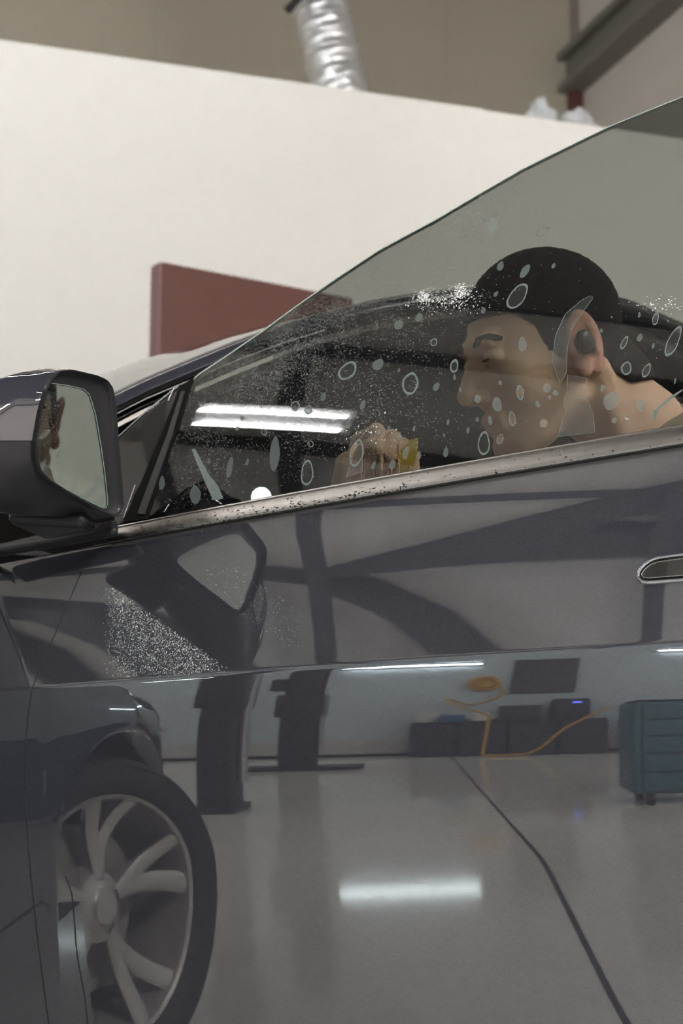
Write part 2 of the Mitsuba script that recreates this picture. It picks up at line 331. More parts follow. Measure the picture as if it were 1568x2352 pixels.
# ground upper edge of the pane: a dark green strip and a bright arris
te = top[int(NT * .2):]
pe = dpt(te[:, 0], te[:, 1], w_glass(te[:, 0], te[:, 1])); ne = surf_n(te[:, 0], te[:, 1], w_glass)
tan = np.gradient(pe, axis=0); tan /= np.linalg.norm(tan, axis=1, keepdims=True); side = np.cross(ne, tan); side /= np.linalg.norm(side, axis=1, keepdims=True)
side = np.where((side[:, 2:] < 0), -side, side)
obj('car__side_window__glass_edge', sweep([(p, a, b) for p, a, b in zip(pe, side, ne)], [(.0006, 0), (.0042, -.0012), (.0042, -.0042), (.0006, -.0052)]), 'm_edge', smooth=False, label='green ground edge of the window')
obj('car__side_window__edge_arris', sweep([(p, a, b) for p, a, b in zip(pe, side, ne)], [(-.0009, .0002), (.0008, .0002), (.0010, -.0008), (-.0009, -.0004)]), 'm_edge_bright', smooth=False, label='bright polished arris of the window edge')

# ---- quarter glass and channel
def door_sheet(uv, wf, off=0.0, step=.012, thick=0.0):
    q = on_door(uv, wf); poly = Polygon(q); 
    if not poly.is_valid: poly = poly.buffer(0)
    p, t = tess(poly, step)
    front = dpt(p[:, 0], p[:, 1], wf(p[:, 0], p[:, 1]) + off)
    # triangles wind (s,z) ccw -> normal s x z = outward?
    n = np.cross(DD, [0, 0, 1.0]); tf = t if n @ DN > 0 else t[:, ::-1]
    if not thick: return trimesh.Trimesh(front, tf, process=False)
    back = dpt(p[:, 0], p[:, 1], wf(p[:, 0], p[:, 1]) + off - thick)
    e = np.sort(np.vstack([tf[:, [0, 1]], tf[:, [1, 2]], tf[:, [2, 0]]]), axis=1)
    de = np.vstack([tf[:, [0, 1]], tf[:, [1, 2]], tf[:, [2, 0]]]); _, inv, cnt = np.unique(e, axis=0, return_inverse=True, return_counts=True)
    be = de[cnt[inv.ravel()] == 1]; k = len(p)
    w = np.vstack([np.c_[be[:, 0], be[:, 0] + k, be[:, 1]], np.c_[be[:, 1], be[:, 0] + k, be[:, 1] + k]])
    return trimesh.Trimesh(np.vstack([front, back]), np.vstack([tf, tf[:, ::-1] + k, w]), process=False)
obj('car__quarter_glass', door_sheet([(262, 1212), (268, 1010), (330, 952), (408, 891), (415, 893), (380, 985), (340, 1080), (300, 1182)], w_glass, -.001), 'm_sail_glass', smooth=30, label='small dark triangular quarter glass behind the mirror')
obj('car__channel', door_sheet([(284, 1200), (330, 1100), (372, 1000), (404, 918), (413, 889), (446, 868), (440, 884), (425, 935), (400, 1008), (372, 1090), (345, 1170), (338, 1192)], w_glass, .0022, .01, .012), 'm_seal', smooth=30, label='black window channel in front of the pane')
obj('car__channel_ridge', door_sheet([(320, 1180), (352, 1095), (388, 1000), (420, 900), (428, 900), (398, 1005), (366, 1098), (336, 1182)], w_glass, .0045, .01, .004), 'm_rubber', smooth=30)
qe = on_door([(262, 1014), (268, 1008), (330, 951), (396, 898), (411, 888)], w_glass)
obj('car__quarter_glass__bright_edge', tube(dpt(qe[:, 0], qe[:, 1], w_glass(qe[:, 0], qe[:, 1]) + .0012), .0012, 8), 'm_chrome', smooth=True, label='bright thin edge of the quarter glass')
qe = on_door([(286, 1190), (300, 1150), (312, 1115)], w_glass)
obj('car__quarter_glass__seal', tube(dpt(qe[:, 0], qe[:, 1], w_glass(qe[:, 0], qe[:, 1]) + .002), .0012, 8), 'm_chrome', smooth=True)
qe = on_door([(388, 922), (396, 904), (402, 891)], w_glass)
obj('car__quarter_glass__seal_001', tube(dpt(qe[:, 0], qe[:, 1], w_glass(qe[:, 0], qe[:, 1]) + .002), .0012, 8), 'm_chrome', smooth=True)

# ---- belt trim
ss = np.linspace(on_door([(266, 1225)], w_body)[0, 0], .68, 70)
bz = zb(ss) + .0010; bw = w_body(ss, zb(ss))
pb = dpt(ss, bz, bw); tw = np.gradient(pb, axis=0); tw /= np.linalg.norm(tw, axis=1, keepdims=True)
upv = np.array([0, 0, 1.0]) - tw * tw[:, 2:]; upv /= np.linalg.norm(upv, axis=1, keepdims=True); outv = np.cross(tw, upv); outv = np.where((outv @ DN)[:, None] < 0, -outv, outv)
hT = np.interp(ss, [-.38, -.18, .1, .36, .7], [.0235, .0240, .0240, .0240, .0245])
prof = np.array([(0, -.004), (0, .0032), (.05, .0062), (.2, .0072), (.45, .0066), (.7, .0048), (.84, .0026), (.88, .0040), (.95, .0038), (1.0, .0010), (1.03, -.004), (1.0, -.016), (0, -.016)])
P = np.array([[p + a * h * u_ + (b - .45 * max(a, 0) * h) * o for a, b in prof] for p, u_, o, h in zip(pb, upv, outv, hT)])
m = grid_mesh(P, wrap=True, flip=True)
k = len(prof); caps = np.array([[0, i, i + 1] for i in range(1, k - 1)])
m = cat_(m, trimesh.Trimesh(P[0], caps, process=False), trimesh.Trimesh(P[-1], caps[:, ::-1], process=False))
obj('car__belt_trim', m, 'm_trim', smooth=28, label='satin metal belt trim strip under the window, speckled with black specks')
sl = np.linspace(ss[0] - .03, .68, 50)
obj('car__belt_seal', tube(dpt(sl, zb(sl) + .0005, w_body(sl, zb(sl)) - .0026), .0030, 8), 'm_rubber', smooth=True, label='black rubber seal under the belt trim')
# black specks of rubber and dried glue on the trim
specks = []
for _ in range(150):
    u_ = rng.beta(1.1, 1.6); i = int(u_ * 62) + 2; a = rng.uniform(.08, .78) if rng.random() < .7 else rng.uniform(.05, .3)
    h = hT[i]; b = np.interp(a, prof[1:10, 0], prof[1:10, 1]); c = pb[i] + (pb[i + 1] - pb[i]) * rng.random() + a * h * upv[i] + (b - .45 * a * h + .0001) * outv[i]
    r = rng.uniform(.0003, .0009) * (1.4 if rng.random() < .12 else 1)
    sp_ = trimesh.creation.icosphere(1, r); sp_.apply_scale((1, 1, 1)); sp_.vertices = c + (sp_.vertices @ np.stack([tw[i] * rng.uniform(.7, 1.5), upv[i] * rng.uniform(.7, 1.3), outv[i] * .35])); specks.append(sp_)
for _ in range(240):                                       # crowded smear near the mirror
    i = 2 + int(rng.random() ** 1.2 * 26); a = abs(rng.normal(.12, .12)) if rng.random() < .75 else rng.uniform(.1, .7); a = min(a, .8)
    h = hT[i]; b = np.interp(a, prof[1:10, 0], prof[1:10, 1]); c = pb[i] + (pb[i + 1] - pb[i]) * rng.random() + a * h * upv[i] + (b - .45 * a * h + .0001) * outv[i]
    r = rng.uniform(.0004, .0011); sp_ = trimesh.creation.icosphere(1, r); sp_.vertices = c + (sp_.vertices @ np.stack([tw[i] * rng.uniform(.8, 2.2), upv[i], outv[i] * .35])); specks.append(sp_)
obj('car__belt_trim__specks', cat_(*specks), 'm_rubber', smooth=True, label='black specks on the trim', kind='stuff')

# ---- door handle
hp = on_door([(1466, 1326), (1466, 1316), (1476, 1302), (1492, 1289), (1510, 1282), (1568, 1274), (1680, 1257), (1900, 1226), (1915, 1240), (1905, 1275), (1880, 1290), (1700, 1320), (1568, 1332), (1490, 1338), (1474, 1336)], w_body)
hpoly = Polygon(resample(hp, 120, True)).buffer(.002).buffer(-.002)
def ring_sheet(poly, off, thick, step=.006):
    p, t = tess(poly, step)
    f = dpt(p[:, 0], p[:, 1], w_body(p[:, 0], p[:, 1]) + off); n = surf_n(p[:, 0], p[:, 1], w_body)
    b = f - n * thick
    tf = t if np.cross(DD, [0, 0, 1.0]) @ DN > 0 else t[:, ::-1]
    de = np.vstack([tf[:, [0, 1]], tf[:, [1, 2]], tf[:, [2, 0]]]); e = np.sort(de, axis=1); _, inv, cnt = np.unique(e, axis=0, return_inverse=True, return_counts=True)
    be = de[cnt[inv.ravel()] == 1]; k = len(p)
    w = np.vstack([np.c_[be[:, 0], be[:, 0] + k, be[:, 1]], np.c_[be[:, 1], be[:, 0] + k, be[:, 1] + k]])
    return trimesh.Trimesh(np.vstack([f, b]), np.vstack([tf, tf[:, ::-1] + k, w]), process=False)
obj('car__door_handle', ring_sheet(hpoly.buffer(-.0005), .0012, .006), 'm_black_gloss', smooth=30, label='flush black door handle in a bright rim')
hr = np.array(hpoly.exterior.segmentize(.004).coords)[:-1]
pr = dpt(hr[:, 0], hr[:, 1], w_body(hr[:, 0], hr[:, 1]) + .0008); pr = np.vstack([pr, pr[:1]])
obj('car__door_handle__rim', tube(pr, .0021, 10, caps=False), 'm_chrome', smooth=True, label='bright metal rim of the handle')
obj('car__door_handle__grip', ring_sheet(hpoly.buffer(-.0042), .0034, .004), 'm_sail_glass', smooth=30, label='dark grey grip plate of the handle')
hg = np.array(hpoly.buffer(-.0042).exterior.segmentize(.004).coords)[:-1]
pr = dpt(hg[:, 0], hg[:, 1], w_body(hg[:, 0], hg[:, 1]) + .0031); pr = np.vstack([pr, pr[:1]])
obj('car__door_handle__grip_edge', tube(pr, .0006, 6, caps=False), 'm_trim', smooth=True)

# ---- mirror
MC = dpt(-.315, 1.03, .235)                                   # middle of the mirror glass
HEAD = np.array([.259, 1.78, 1.2035])                        # the man's head
_din = MC - CAM; _din /= np.linalg.norm(_din); _r = (HEAD + [-.11, .02, -.03]) - MC; _r /= np.linalg.norm(_r)
MN = _r - _din; MN /= np.linalg.norm(MN)                     # the glass faces back along the door
for _ in range(3):
    _aim = on_plane(113, 985, MC, MN); _din = _aim - CAM; _din /= np.linalg.norm(_din); _r = (HEAD + [-.11, .02, -.03]) - _aim; _r /= np.linalg.norm(_r); MN = _r - _din; MN /= np.linalg.norm(MN)
MU = np.cross([0, 0, 1.0], MN); MU /= np.linalg.norm(MU); MV = np.cross(MN, MU)
def mpoly(uv, n=96):
    q = np.array([on_plane(u, v, MC, MN) - MC for u, v in uv]); q = np.stack([q @ MU, q @ MV], 1)
    return q
def m3(q, off): return MC + q[:, :1] * MU + q[:, 1:] * MV + np.broadcast_to(off, (len(q), 1)) * MN
glass_uv = [(108, 882), (118, 879), (160, 885), (196, 893), (210, 905), (224, 950), (236, 1020), (246, 1090), (252, 1150), (251, 1164), (243, 1168), (205, 1150), (150, 1120), (108, 1095), (88, 1075), (78, 1045), (78, 1010), (90, 940), (102, 893)]
open_uv = [(112, 870), (128, 851), (158, 849), (215, 862), (238, 872), (252, 892), (259, 930), (265, 1020), (272, 1100), (277, 1165), (272, 1182), (255, 1190), (215, 1172), (150, 1135), (105, 1107), (84, 1085), (74, 1050), (74, 1010), (86, 940), (100, 890)]
gq = resample(mpoly(glass_uv), 110, True); oq = resample(mpoly(open_uv), 110, True)
gp = Polygon(gq).buffer(.003).buffer(-.006).buffer(.003)
p2, t2 = tess(gp, .012)
gm = trimesh.Trimesh(m3(p2, -.004), t2, process=False)
if gm.face_normals[0] @ MN < 0: gm.faces = gm.faces[:, ::-1]
obj('car__side_mirror__glass', gm, 'm_mirror', label='mirror glass reflecting the man behind the window')
def ring_loft(rings, mat_key, key, label=None, smooth=50, sel=None):
    P = np.array(rings); m = grid_mesh(P, wrap=True); obj(key, m, mat_key, smooth=smooth, label=label)
ctr = oq.mean(0)
def sc(qp, s_, shift=(0, 0)): return (qp - ctr) * s_ + ctr + np.asarray(shift)
# bezel: from the rim inwards to the glass
oP = Polygon(oq).buffer(.004).buffer(-.004)
def even(poly, n=110, ref=None):
    r = resample(np.array(poly.exterior.coords)[:-1], n, True)
    a = r - ctr; k0 = np.argmin(np.abs(np.arctan2(a[:, 1], a[:, 0]))); r = np.roll(r, -k0, 0)
    if Polygon(r).exterior.is_ccw is False: r = np.roll(r[::-1], 1, 0)
    return r
oR, oRi, gR, gRi = even(oP), even(oP.buffer(-.003)), even(gp.buffer(.0015)), even(gp.buffer(-.0008))
rings = [m3(oR, -.004), m3(oR, .004), m3(even(oP.buffer(-.0012)), .0062), m3(oRi, .005), m3(even(oP.buffer(-.0045)), -.001), m3(gR, -.0035), m3(gRi, -.0035)]
obj('car__side_mirror__bezel', grid_mesh(np.array(rings), wrap=True), 'm_satin_black', smooth=40, label='black bezel round the mirror glass')
gl = m3(even(gp), -.0030); gl = np.vstack([gl, gl[:1]])
obj('car__side_mirror__glass_rim', tube(gl, .0006, 6, caps=False), 'm_edge', smooth=True)
# housing: from the rim forwards (away from the viewer of the mirror); wider than the rim below and outside
def even2(q): 
    r = resample(q, 400, True); an = np.unwrap(np.arctan2(*(r - ctr).T[::-1])); 
    ao = np.arctan2(*(oR - ctr).T[::-1]); ar = np.arctan2(*(r - ctr).T[::-1]); k = [int(np.argmin(np.abs(np.angle(np.exp(1j * (ar - x)))))) for x in ao]; return r[k]
def mpoly_at(uv, off): 
    q = np.array([on_plane(u, v, MC + MN * off, MN) - MC - MN * off for u, v in uv]); return np.stack([q @ MU, q @ MV], 1)
big = even2(catmull(np.array((lambda w: np.vstack([w, w[:1]]))(mpoly_at([(-70, 960), (-50, 905), (0, 872), (60, 853), (130, 848), (205, 860), (238, 876), (252, 905), (262, 1000), (270, 1100), (272, 1180), (235, 1195), (188, 1198), (130, 1188), (60, 1186), (10, 1178), (-50, 1150), (-85, 1090), (-85, 1020)], -.03))), 300))
bc = big.mean(0)
def big_s(k, sh=0.0): return (big - bc) * k + bc + np.array([0, sh])
rings = np.array([m3(oR, 0.0), m3(oR * .6 + big * .4, -.010), m3(big, -.03), m3(big_s(.98), -.05), m3(big_s(.90), -.075), m3(big_s(.74, .003), -.098), m3(big_s(.5, .004), -.112), m3(big_s(.22, .004), -.118), m3(big_s(.02, .004), -.119)])
# split line between painted cap and black lower shell
sp_q = mpoly([(74, 1020), (0, 1036)]); zs = rings.reshape(-1, 3)[:, 2]
zsplit = m3(sp_q[:1], 0)[0, 2]
ang = oR - ctr
k_pts = np.array([rings[0][i][2] > zsplit for i in range(110)])
def shell(upper):
    idx = np.where(k_pts if upper else ~k_pts)[0]
    br = np.where(np.diff(idx) > 1)[0]
    if len(br): idx = np.r_[idx[br[0] + 1:], idx[:br[0] + 1]]
    nxt = [] if upper else []
    idx = np.r_[[(idx[0] - 1) % 110], idx] if not upper else idx
    R = rings[:, idx]
    if not upper: R = R.copy(); R[:, :] = R - (R - rings.mean((0, 1))) * .012
    return grid_mesh(R, flip=True)
obj('car__side_mirror__cap', shell(True), 'm_paint_plain', smooth=50, label='glossy painted cap of the mirror')
obj('car__side_mirror__shell', shell(False), 'm_satin_black', smooth=50, label='black lower shell of the mirror')
# foot
def hull_of(pts):
    m = manifold3d.Manifold.batch_hull([manifold3d.Manifold.sphere(r, 24).translate(tuple(map(float, p))) for p, r in pts]).to_mesh()
    return trimesh.Trimesh(m.vert_properties[:, :3], m.tri_verts)
def mp(u, v, w): 
    d = ray(u, v); p = CAM + d * (((DB + w * DN - CAM) @ DN) / (d @ DN)); return p
foot = hull_of([(mp(40, 1188, .05), .010), (mp(180, 1196, .02), .010), (mp(110, 1215, -.005), .012), (mp(200, 1205, -.03), .010), (mp(75, 1200, -.01), .012)])
obj('car__side_mirror__foot', foot, 'm_satin_black', smooth=50, label='dark foot of the mirror')
sail = hull_of([(mp(258, 1221, -.058), .007), (mp(120, 1246, -.060), .007), (mp(-20, 1270, -.060), .007), (mp(258, 1208, -.072), .007), (mp(100, 1238, -.070), .007), (mp(-20, 1266, -.075), .007)])
obj('car__mirror_base', sail, 'm_satin_black', smooth=50, label='black plinth under the mirror')

# ------------------------------------------------------------------ the car's body behind the open door
EA = math.radians(33.0)
BE = np.array([math.cos(EA), math.sin(EA), 0]); BN = np.array([math.sin(EA), -math.cos(EA), 0])   # along the car to its tail, outwards to us
BO = np.array([-.31, 1.90, 0.0])
mat('m_rail', ts({'type': 'roughplastic', 'int_ior': 1.5, 'alpha': .06, 'diffuse_reflectance': rgb(.022, .022, .029)}))
def body(a, w, z): return BO + a * BE + w * BN + np.array([0, 0, z])
def on_body(u, v, w=0.0): return on_plane(u, v, BO + w * BN, BN)
def on_body_c(uv, w=0.0): 
    q = np.array([on_body(u, v, w) for u, v in uv]); return np.stack([(q - BO) @ BE, q[:, 2]], 1)
ROOF_UV = [(120, 985), (240, 912), (330, 868), (440, 822), (540, 782), (640, 746), (740, 716), (850, 688), (960, 670), (1060, 659), (1200, 653), (1320, 660), (1440, 684), (1568, 740), (1640, 790)]
rq = on_body_c(ROOF_UV); rs = resample(rq, 60)
# painted side rail: A-pillar running into the roof rail
low_uv = [(120, 1040), (240, 960), (330, 914), (440, 868), (540, 826), (640, 788), (740, 757), (850, 728), (960, 708), (1060, 696), (1200, 690), (1320, 698), (1440, 722), (1568, 778), (1640, 828)]
lq = on_body_c(low_uv); ls = resample(lq, 60)
path = []
def rail(frac, wout): 
    q = rs * (1 - frac) + ls * frac
    return np.array([body(a, wout, z) for a, z in q])
R = np.stack([rail(0, -.040), rail(-.02, -.012), rail(.12, .004), rail(.35, .014), rail(.7, .018), rail(.93, .012), rail(1.0, .002), rail(1.02, -.02), rail(1.0, -.06), rail(.0, -.07)], 1)
obj('car__roof_rail', grid_mesh(R, wrap=True, flip=True), 'm_rail', smooth=40, label='dark grey windscreen pillar and roof rail')
R = np.stack([rail(1.05, -.004), rail(1.05, .006), rail(1.11, .006), rail(1.11, -.004)], 1)[:22]
obj('car__roof_rail__drip_strip', grid_mesh(R, wrap=True, flip=True), 'm_chrome', smooth=20, label='thin bright strip along the pillar')
R = np.stack([rail(1.16, -.02), rail(1.35, -.012), rail(1.75, -.010), rail(2.1, -.02), rail(2.35, -.05), rail(2.3, -.09), rail(1.3, -.09)], 1)
obj('car__door_seal', grid_mesh(R, wrap=True, flip=True), 'm_black', smooth=40, label='black seal round the door opening')
R = np.stack([rail(1.42, -.009), rail(1.55, .000), rail(1.78, .000), rail(1.9, -.008)], 1)[:18]  # metal strip put in for the highlight on the inner jamb
obj('car__door_seal__added_sheen', grid_mesh(R, wrap=True, flip=True), 'm_trim', smooth=50, label='added metal strip standing in for the highlight along the seal')
# windscreen and roof: crowned over the width of the car
W_CAR = 1.30
def crown(frac_pts, rise, inset0, n=24, width=W_CAR):
    out = []
    for j in range(n):
        t = j / (n - 1); out.append([body(a, inset0 - width * t, z + rise[i] * math.sin(math.pi * t) ) for i, (a, z) in enumerate(frac_pts)])
    return np.array(out)
cut = np.searchsorted(rs[:, 0], on_body_c([(900, 680)])[0, 0])
ri = np.interp(rs[:, 0], [rs[0, 0], rs[15, 0], rs[cut, 0], rs[-1, 0]], [.055, .055, .05, .045])
wq, wr = rs[:cut + 1], ri[:cut + 1]
obj('car__windscreen', grid_mesh(crown(wq + [0, -.001], wr, -.022), flip=False), 'm_black_gloss', smooth=True, label='curved windscreen shining pale along the pillar')
obj('car__roof', grid_mesh(crown(rs[cut:] + [0, -.001], ri[cut:], -.022), flip=False), 'm_paint_plain', smooth=True, label='dark roof above the cabin')
# far side, floor and bulkhead of the cabin
tail = [(1.5, 1.43), (2.0, 1.38), (2.6, 1.25)]
far = np.array([[body(a, -W_CAR, z) for z in np.linspace(.35, zt, 8)] for a, zt in [(-.5, .95), *rs, *tail]])
rear_ = np.array([[body(a, w, z + .05 * math.sin(math.pi * max(0, min(1, -w / W_CAR)))) for w in np.linspace(0, -W_CAR, 12)] for a, z in [tuple(rs[-1]), *tail]])
obj('car__rear_roof', grid_mesh(rear_), 'm_rail', smooth=True)
obj('car__rear_side', grid_mesh(np.array([[body(a, .0, z) for z in (.3, .9, zt)] for a, zt in [(1.3, 1.42), *tail]])), 'm_paint_plain', smooth=True)
obj('car__cabin_far_side', grid_mesh(far), 'm_interior', smooth=True, label='dark far side of the cabin')
obj('car__cabin_floor', grid_mesh(np.array([[body(a, w, .32) for w in (-.05, -W_CAR)] for a in np.linspace(-.5, 2.6, 4)])), 'm_interior')
lin = crown(rs[cut:] + [0, -.035], ri[cut:], -.09, width=W_CAR - .14)
obj('car__headliner', grid_mesh(lin, flip=True), 'm_interior', smooth=True)
obj('car__tail_bulkhead', grid_mesh(np.array([[body(2.6, w, z) for z in (.32, .8, 1.25)] for w in (0, -W_CAR)])), 'm_interior')
# sill and pillar behind the door so that the body stands on something
obj('car__sill', box(2.3, .12, .2, tuple(body(.55, -.07, .30)), EA), 'm_paint_plain')
# dashboard, steering wheel, seats
dash = rbox(.34, 1.2, .24, .08, tuple(body(-.12, -.70, .86)), EA, 16)
obj('car__dashboard', dash, 'm_interior', smooth=50, label='dark dashboard')
def seat(a, w):
    k = num('car__seat')
    obj(k + '__cushion', rbox(.5, .5, .18, .06, tuple(body(a, w, .52)), EA, 16), 'm_interior', smooth=50)
    m = rbox(.16, .50, .62, .06, (0, 0, .31), 0, 16); m.apply_transform(trimesh.transformations.rotation_matrix(math.radians(20), [0, 1, 0])); m.apply_transform(trimesh.transformations.rotation_matrix(EA, [0, 0, 1])); m.apply_translation(body(a + .26, w, .55))
    obj(k + '__backrest', m, 'm_interior', smooth=50)
seat(1.0, -.42); seat(1.0, -1.0)
swc = at_depth(585, 1148, 1.98)
def ringtorus(R_, r_, c, nrm, n=60):
    nrm = np.asarray(nrm, float) / np.linalg.norm(nrm); u_ = np.cross([0, 0, 1.0], nrm); u_ /= np.linalg.norm(u_); v_ = np.cross(nrm, u_)
    a = np.linspace(0, 2 * np.pi, n + 1); return tube(c + R_ * (np.cos(a)[:, None] * u_ + np.sin(a)[:, None] * v_), r_, 12, caps=False)
sn = BE * .85 - np.array([0, 0, -.45]); 
obj('car__steering_wheel', ringtorus(.17, .017, swc + [0.0, .12, -.115], BE * .8 + np.array([0, 0, .5])), 'm_black', smooth=True, label='black steering wheel behind the window')
obj('car__steering_wheel__hub', rbox(.06, .15, .12, .025, tuple(swc + [0.0, .12, -.115]), EA, 14), 'm_black', smooth=50)
# ------------------------------------------------------------------ partition, things behind it, duct, beam
PD = np.array([math.cos(math.radians(18)), math.sin(math.radians(18)), 0]); PNn = np.array([PD[1], -PD[0], 0])
PO = np.array([0, 5.4, 0.0])
def on_part(u, v, off=0.0):
    p = on_plane(u, v, PO + PNn * off, PNn); return (p - PO) @ PD, p[2]
pl = [on_part(*q) for q in ((0, 91), (1110, 250), (1112, 253), (1380, 292))]
top_l = np.array(pl[:2]); top_r = np.array(pl[2:])
def slab(s0, s1, z0, z1, t=.1):
    v = []
    for off in (0, -t):
        for s, z in ((s0, 0), (s1, 0), (s1, z1), (s0, z0)): v.append(PO + PD * s + PNn * off + [0, 0, z])
    v = np.array(v); f = np.array([[0, 1, 2], [0, 2, 3], [5, 4, 7], [5, 7, 6], [1, 5, 6], [1, 6, 2], [4, 0, 3], [4, 3, 7], [3, 2, 6], [3, 6, 7], [4, 5, 1], [4, 1, 0]])
    return trimesh.Trimesh(v, f, process=False)
k = (top_l[1, 1] - top_l[0, 1]) / (top_l[1, 0] - top_l[0, 0])
mid = top_l[1, 0]

obj('wall_partition', slab(-5.2, mid, top_l[0, 1] + k * (-5.2 - top_l[0, 0]), top_l[1, 1]), 'm_partition', kind='structure', label='tall white partition wall across the bay')
k2 = (top_r[1, 1] - top_r[0, 1]) / (top_r[1, 0] - top_r[0, 0])
obj('wall_partition__end_panel', slab(mid, 4.6, top_r[0, 1], top_r[0, 1] + k2 * (4.6 - mid)), 'm_partition')

# maroon slab standing in front of the partition
SE = np.array([math.cos(math.radians(33.6)), math.sin(math.radians(33.6)), 0]); SNn = np.array([SE[1], -SE[0], 0])
S0 = at_depth(371, 600, 4.0); S0[2] = 0
a0 = (on_plane(371, 600, S0, SNn)); a1 = on_plane(812, 690, S0, SNn)
L = (a1 - a0) @ SE; th = .05; zt = a0[2]
c = S0 + SE * L / 2 - SNn * th / 2
obj('display_panel', rbox(L, th, zt, .006, (c[0], c[1], zt / 2), math.radians(33.6), 8), 'm_maroon', smooth=40, label='maroon upright panel standing behind the windscreen before the white partition', cat='panel')
# its pale edge band and foot
c2 = S0 - SE * .004 - SNn * th / 2
obj('display_panel__edge_band', rbox(.012, th + .004, zt - .01, .003, (c2[0], c2[1], zt / 2), math.radians(33.6), 8), 'm_maroon_edge', smooth=40, label='paler edge of the panel')

# crumpled clear wrapping on top of the partition
def crumple(key, uv, size, seed, label):
    s, z = on_part(*uv, off=-.35); c = PO + PD * s - PNn * .35 + np.array([0, 0, z])
    m = trimesh.creation.icosphere(4, 1.0); v = m.vertices
    d = 1 + .75 * (meshkit.noise(v * 2.2 + seed, seed) - .5) + .35 * np.abs(meshkit.noise(v * 5 + seed, seed + 1) - .5)
    m.vertices = v * d[:, None] * size; m.apply_transform(trimesh.transformations.rotation_matrix(math.radians(18), [0, 0, 1])); m.apply_translation(c)
    obj(key, m, 'm_plastic_wrap', label=label, cat='plastic wrap')
    return c
tops = []
tops.append(crumple('plastic_wrap', (1240, 292), (.062, .07, .105), 3, 'pointed crumple of clear plastic wrap on the ledge behind the partition'))
tops.append(crumple('plastic_wrap_001', (1322, 303), (.085, .08, .085), 8, 'rounded crumple of clear plastic wrap nearest the room corner behind the partition'))
# the ledge that carries them
zl = min(c[2] for c in tops) - .15
sh = PO + PD * 2.0 - PNn * .36
obj('shelf', rbox(2.4, .42, .03, .004, (sh[0], sh[1], zl - .02), math.radians(18), 8), 'm_flat_white', smooth=40, label='white ledge hidden behind the top of the partition', cat='shelf')
for q in (-1, 1):
    p = sh + PD * q * 1.0
    obj(num('shelf__post'), box(.05, .05, zl - .035, (p[0], p[1], (zl - .035) / 2), math.radians(18)), 'm_flat_white')

# silver flexible duct
p1, p0 = at_depth(779, 210, 7.2), at_depth(722, -40, 7.2); ax = (p0 - p1) / np.linalg.norm(p0 - p1)
lo_ = p1 - ax * 1.6; hi_ = p1 + ax * ((CEIL - .25 - p1[2]) / ax[2])
Ld = np.linalg.norm(hi_ - lo_); nn = int(Ld / .012); tpos = np.linspace(0, 1, nn)
pathd = lo_ + (hi_ - lo_) * tpos[:, None]
rad = .150 + .0022 * np.sin(np.arange(nn) * .012 / .045 * 2 * np.pi)
dm = tube(pathd, rad, 48)
dm.vertices += ((meshkit.noise(dm.vertices * [16, 16, 22], 4) - .5) * .016 + (meshkit.noise(dm.vertices * 45, 5) - .5) * .005)[:, None] * (dm.vertices - np.array([lo_ + ax * ((v - lo_) @ ax) for v in dm.vertices])) / .15
obj('air_duct', dm, 'm_duct', smooth=True, label='silver flexible air duct rising behind the partition', cat='air duct')
ck = at_depth(668, 12, 7.0)
obj('air_duct__strap', tube([ck + [-.02, 0, -.03], ck + [.06, 0, .06], ck + [.25, .05, .22]], .022, 8), 'm_rubber', smooth=True, label='black strap of the duct')
obj('air_duct__collar', cyl(.165, .3, tuple(hi_ + ax * .12), 40), 'm_steel', smooth=40)

# dark beam along the right wall, its bracket and the corner trim
RW = np.array([math.sin(math.radians(18)), -math.cos(math.radians(18))]); RW3 = np.array([RW[0], RW[1], 0]); RN = np.array([-math.cos(math.radians(18)), -math.sin(math.radians(18)), 0])
C3 = np.array([HALL[3][0], HALL[3][1], 0])
zb0 = on_plane(1376, 181, C3 + RN * .0, RN)[2]; zt0 = on_plane(1380, 84, C3, RN)[2]
Lb = 15.0
cb = C3 + RW3 * (Lb / 2 + .01) + RN * .085

ang = math.atan2(RW[1], RW[0])
obj('steel_beam', cat_(box(Lb, .17, .05, (cb[0], cb[1], zb0 + .025), ang), box(Lb, .03, zt0 - zb0 - .1, (cb[0] , cb[1], (zb0 + zt0) / 2), ang), box(Lb, .17, .05, (cb[0], cb[1], zt0 - .025), ang)), 'm_steel', label='dark steel beam running along the side wall at the upper right', cat='beam')
cbr = C3 + RN * .05 + RW3 * .05
mat('m_bracket', ts({'type': 'principled', 'base_color': rgb(.10, .03, .03), 'roughness': .6}))
obj('steel_beam__bracket', rbox(.09, .09, .14, .01, (cbr[0], cbr[1], zb0 - .06), ang, 8), 'm_bracket', smooth=40, label='dark red bracket under the beam')
cc = C3 + RN * .03 + RW3 * .02
mat('m_corner', ts({'type': 'principled', 'base_color': rgb(.25, .21, .18), 'roughness': .6}))
obj('trim_1', rbox(.06, .06, CEIL - .02, .01, (cc[0], cc[1], CEIL / 2), ang, 8), 'm_corner', smooth=40, kind='structure', label='narrow brownish trim down the corner of the hall')

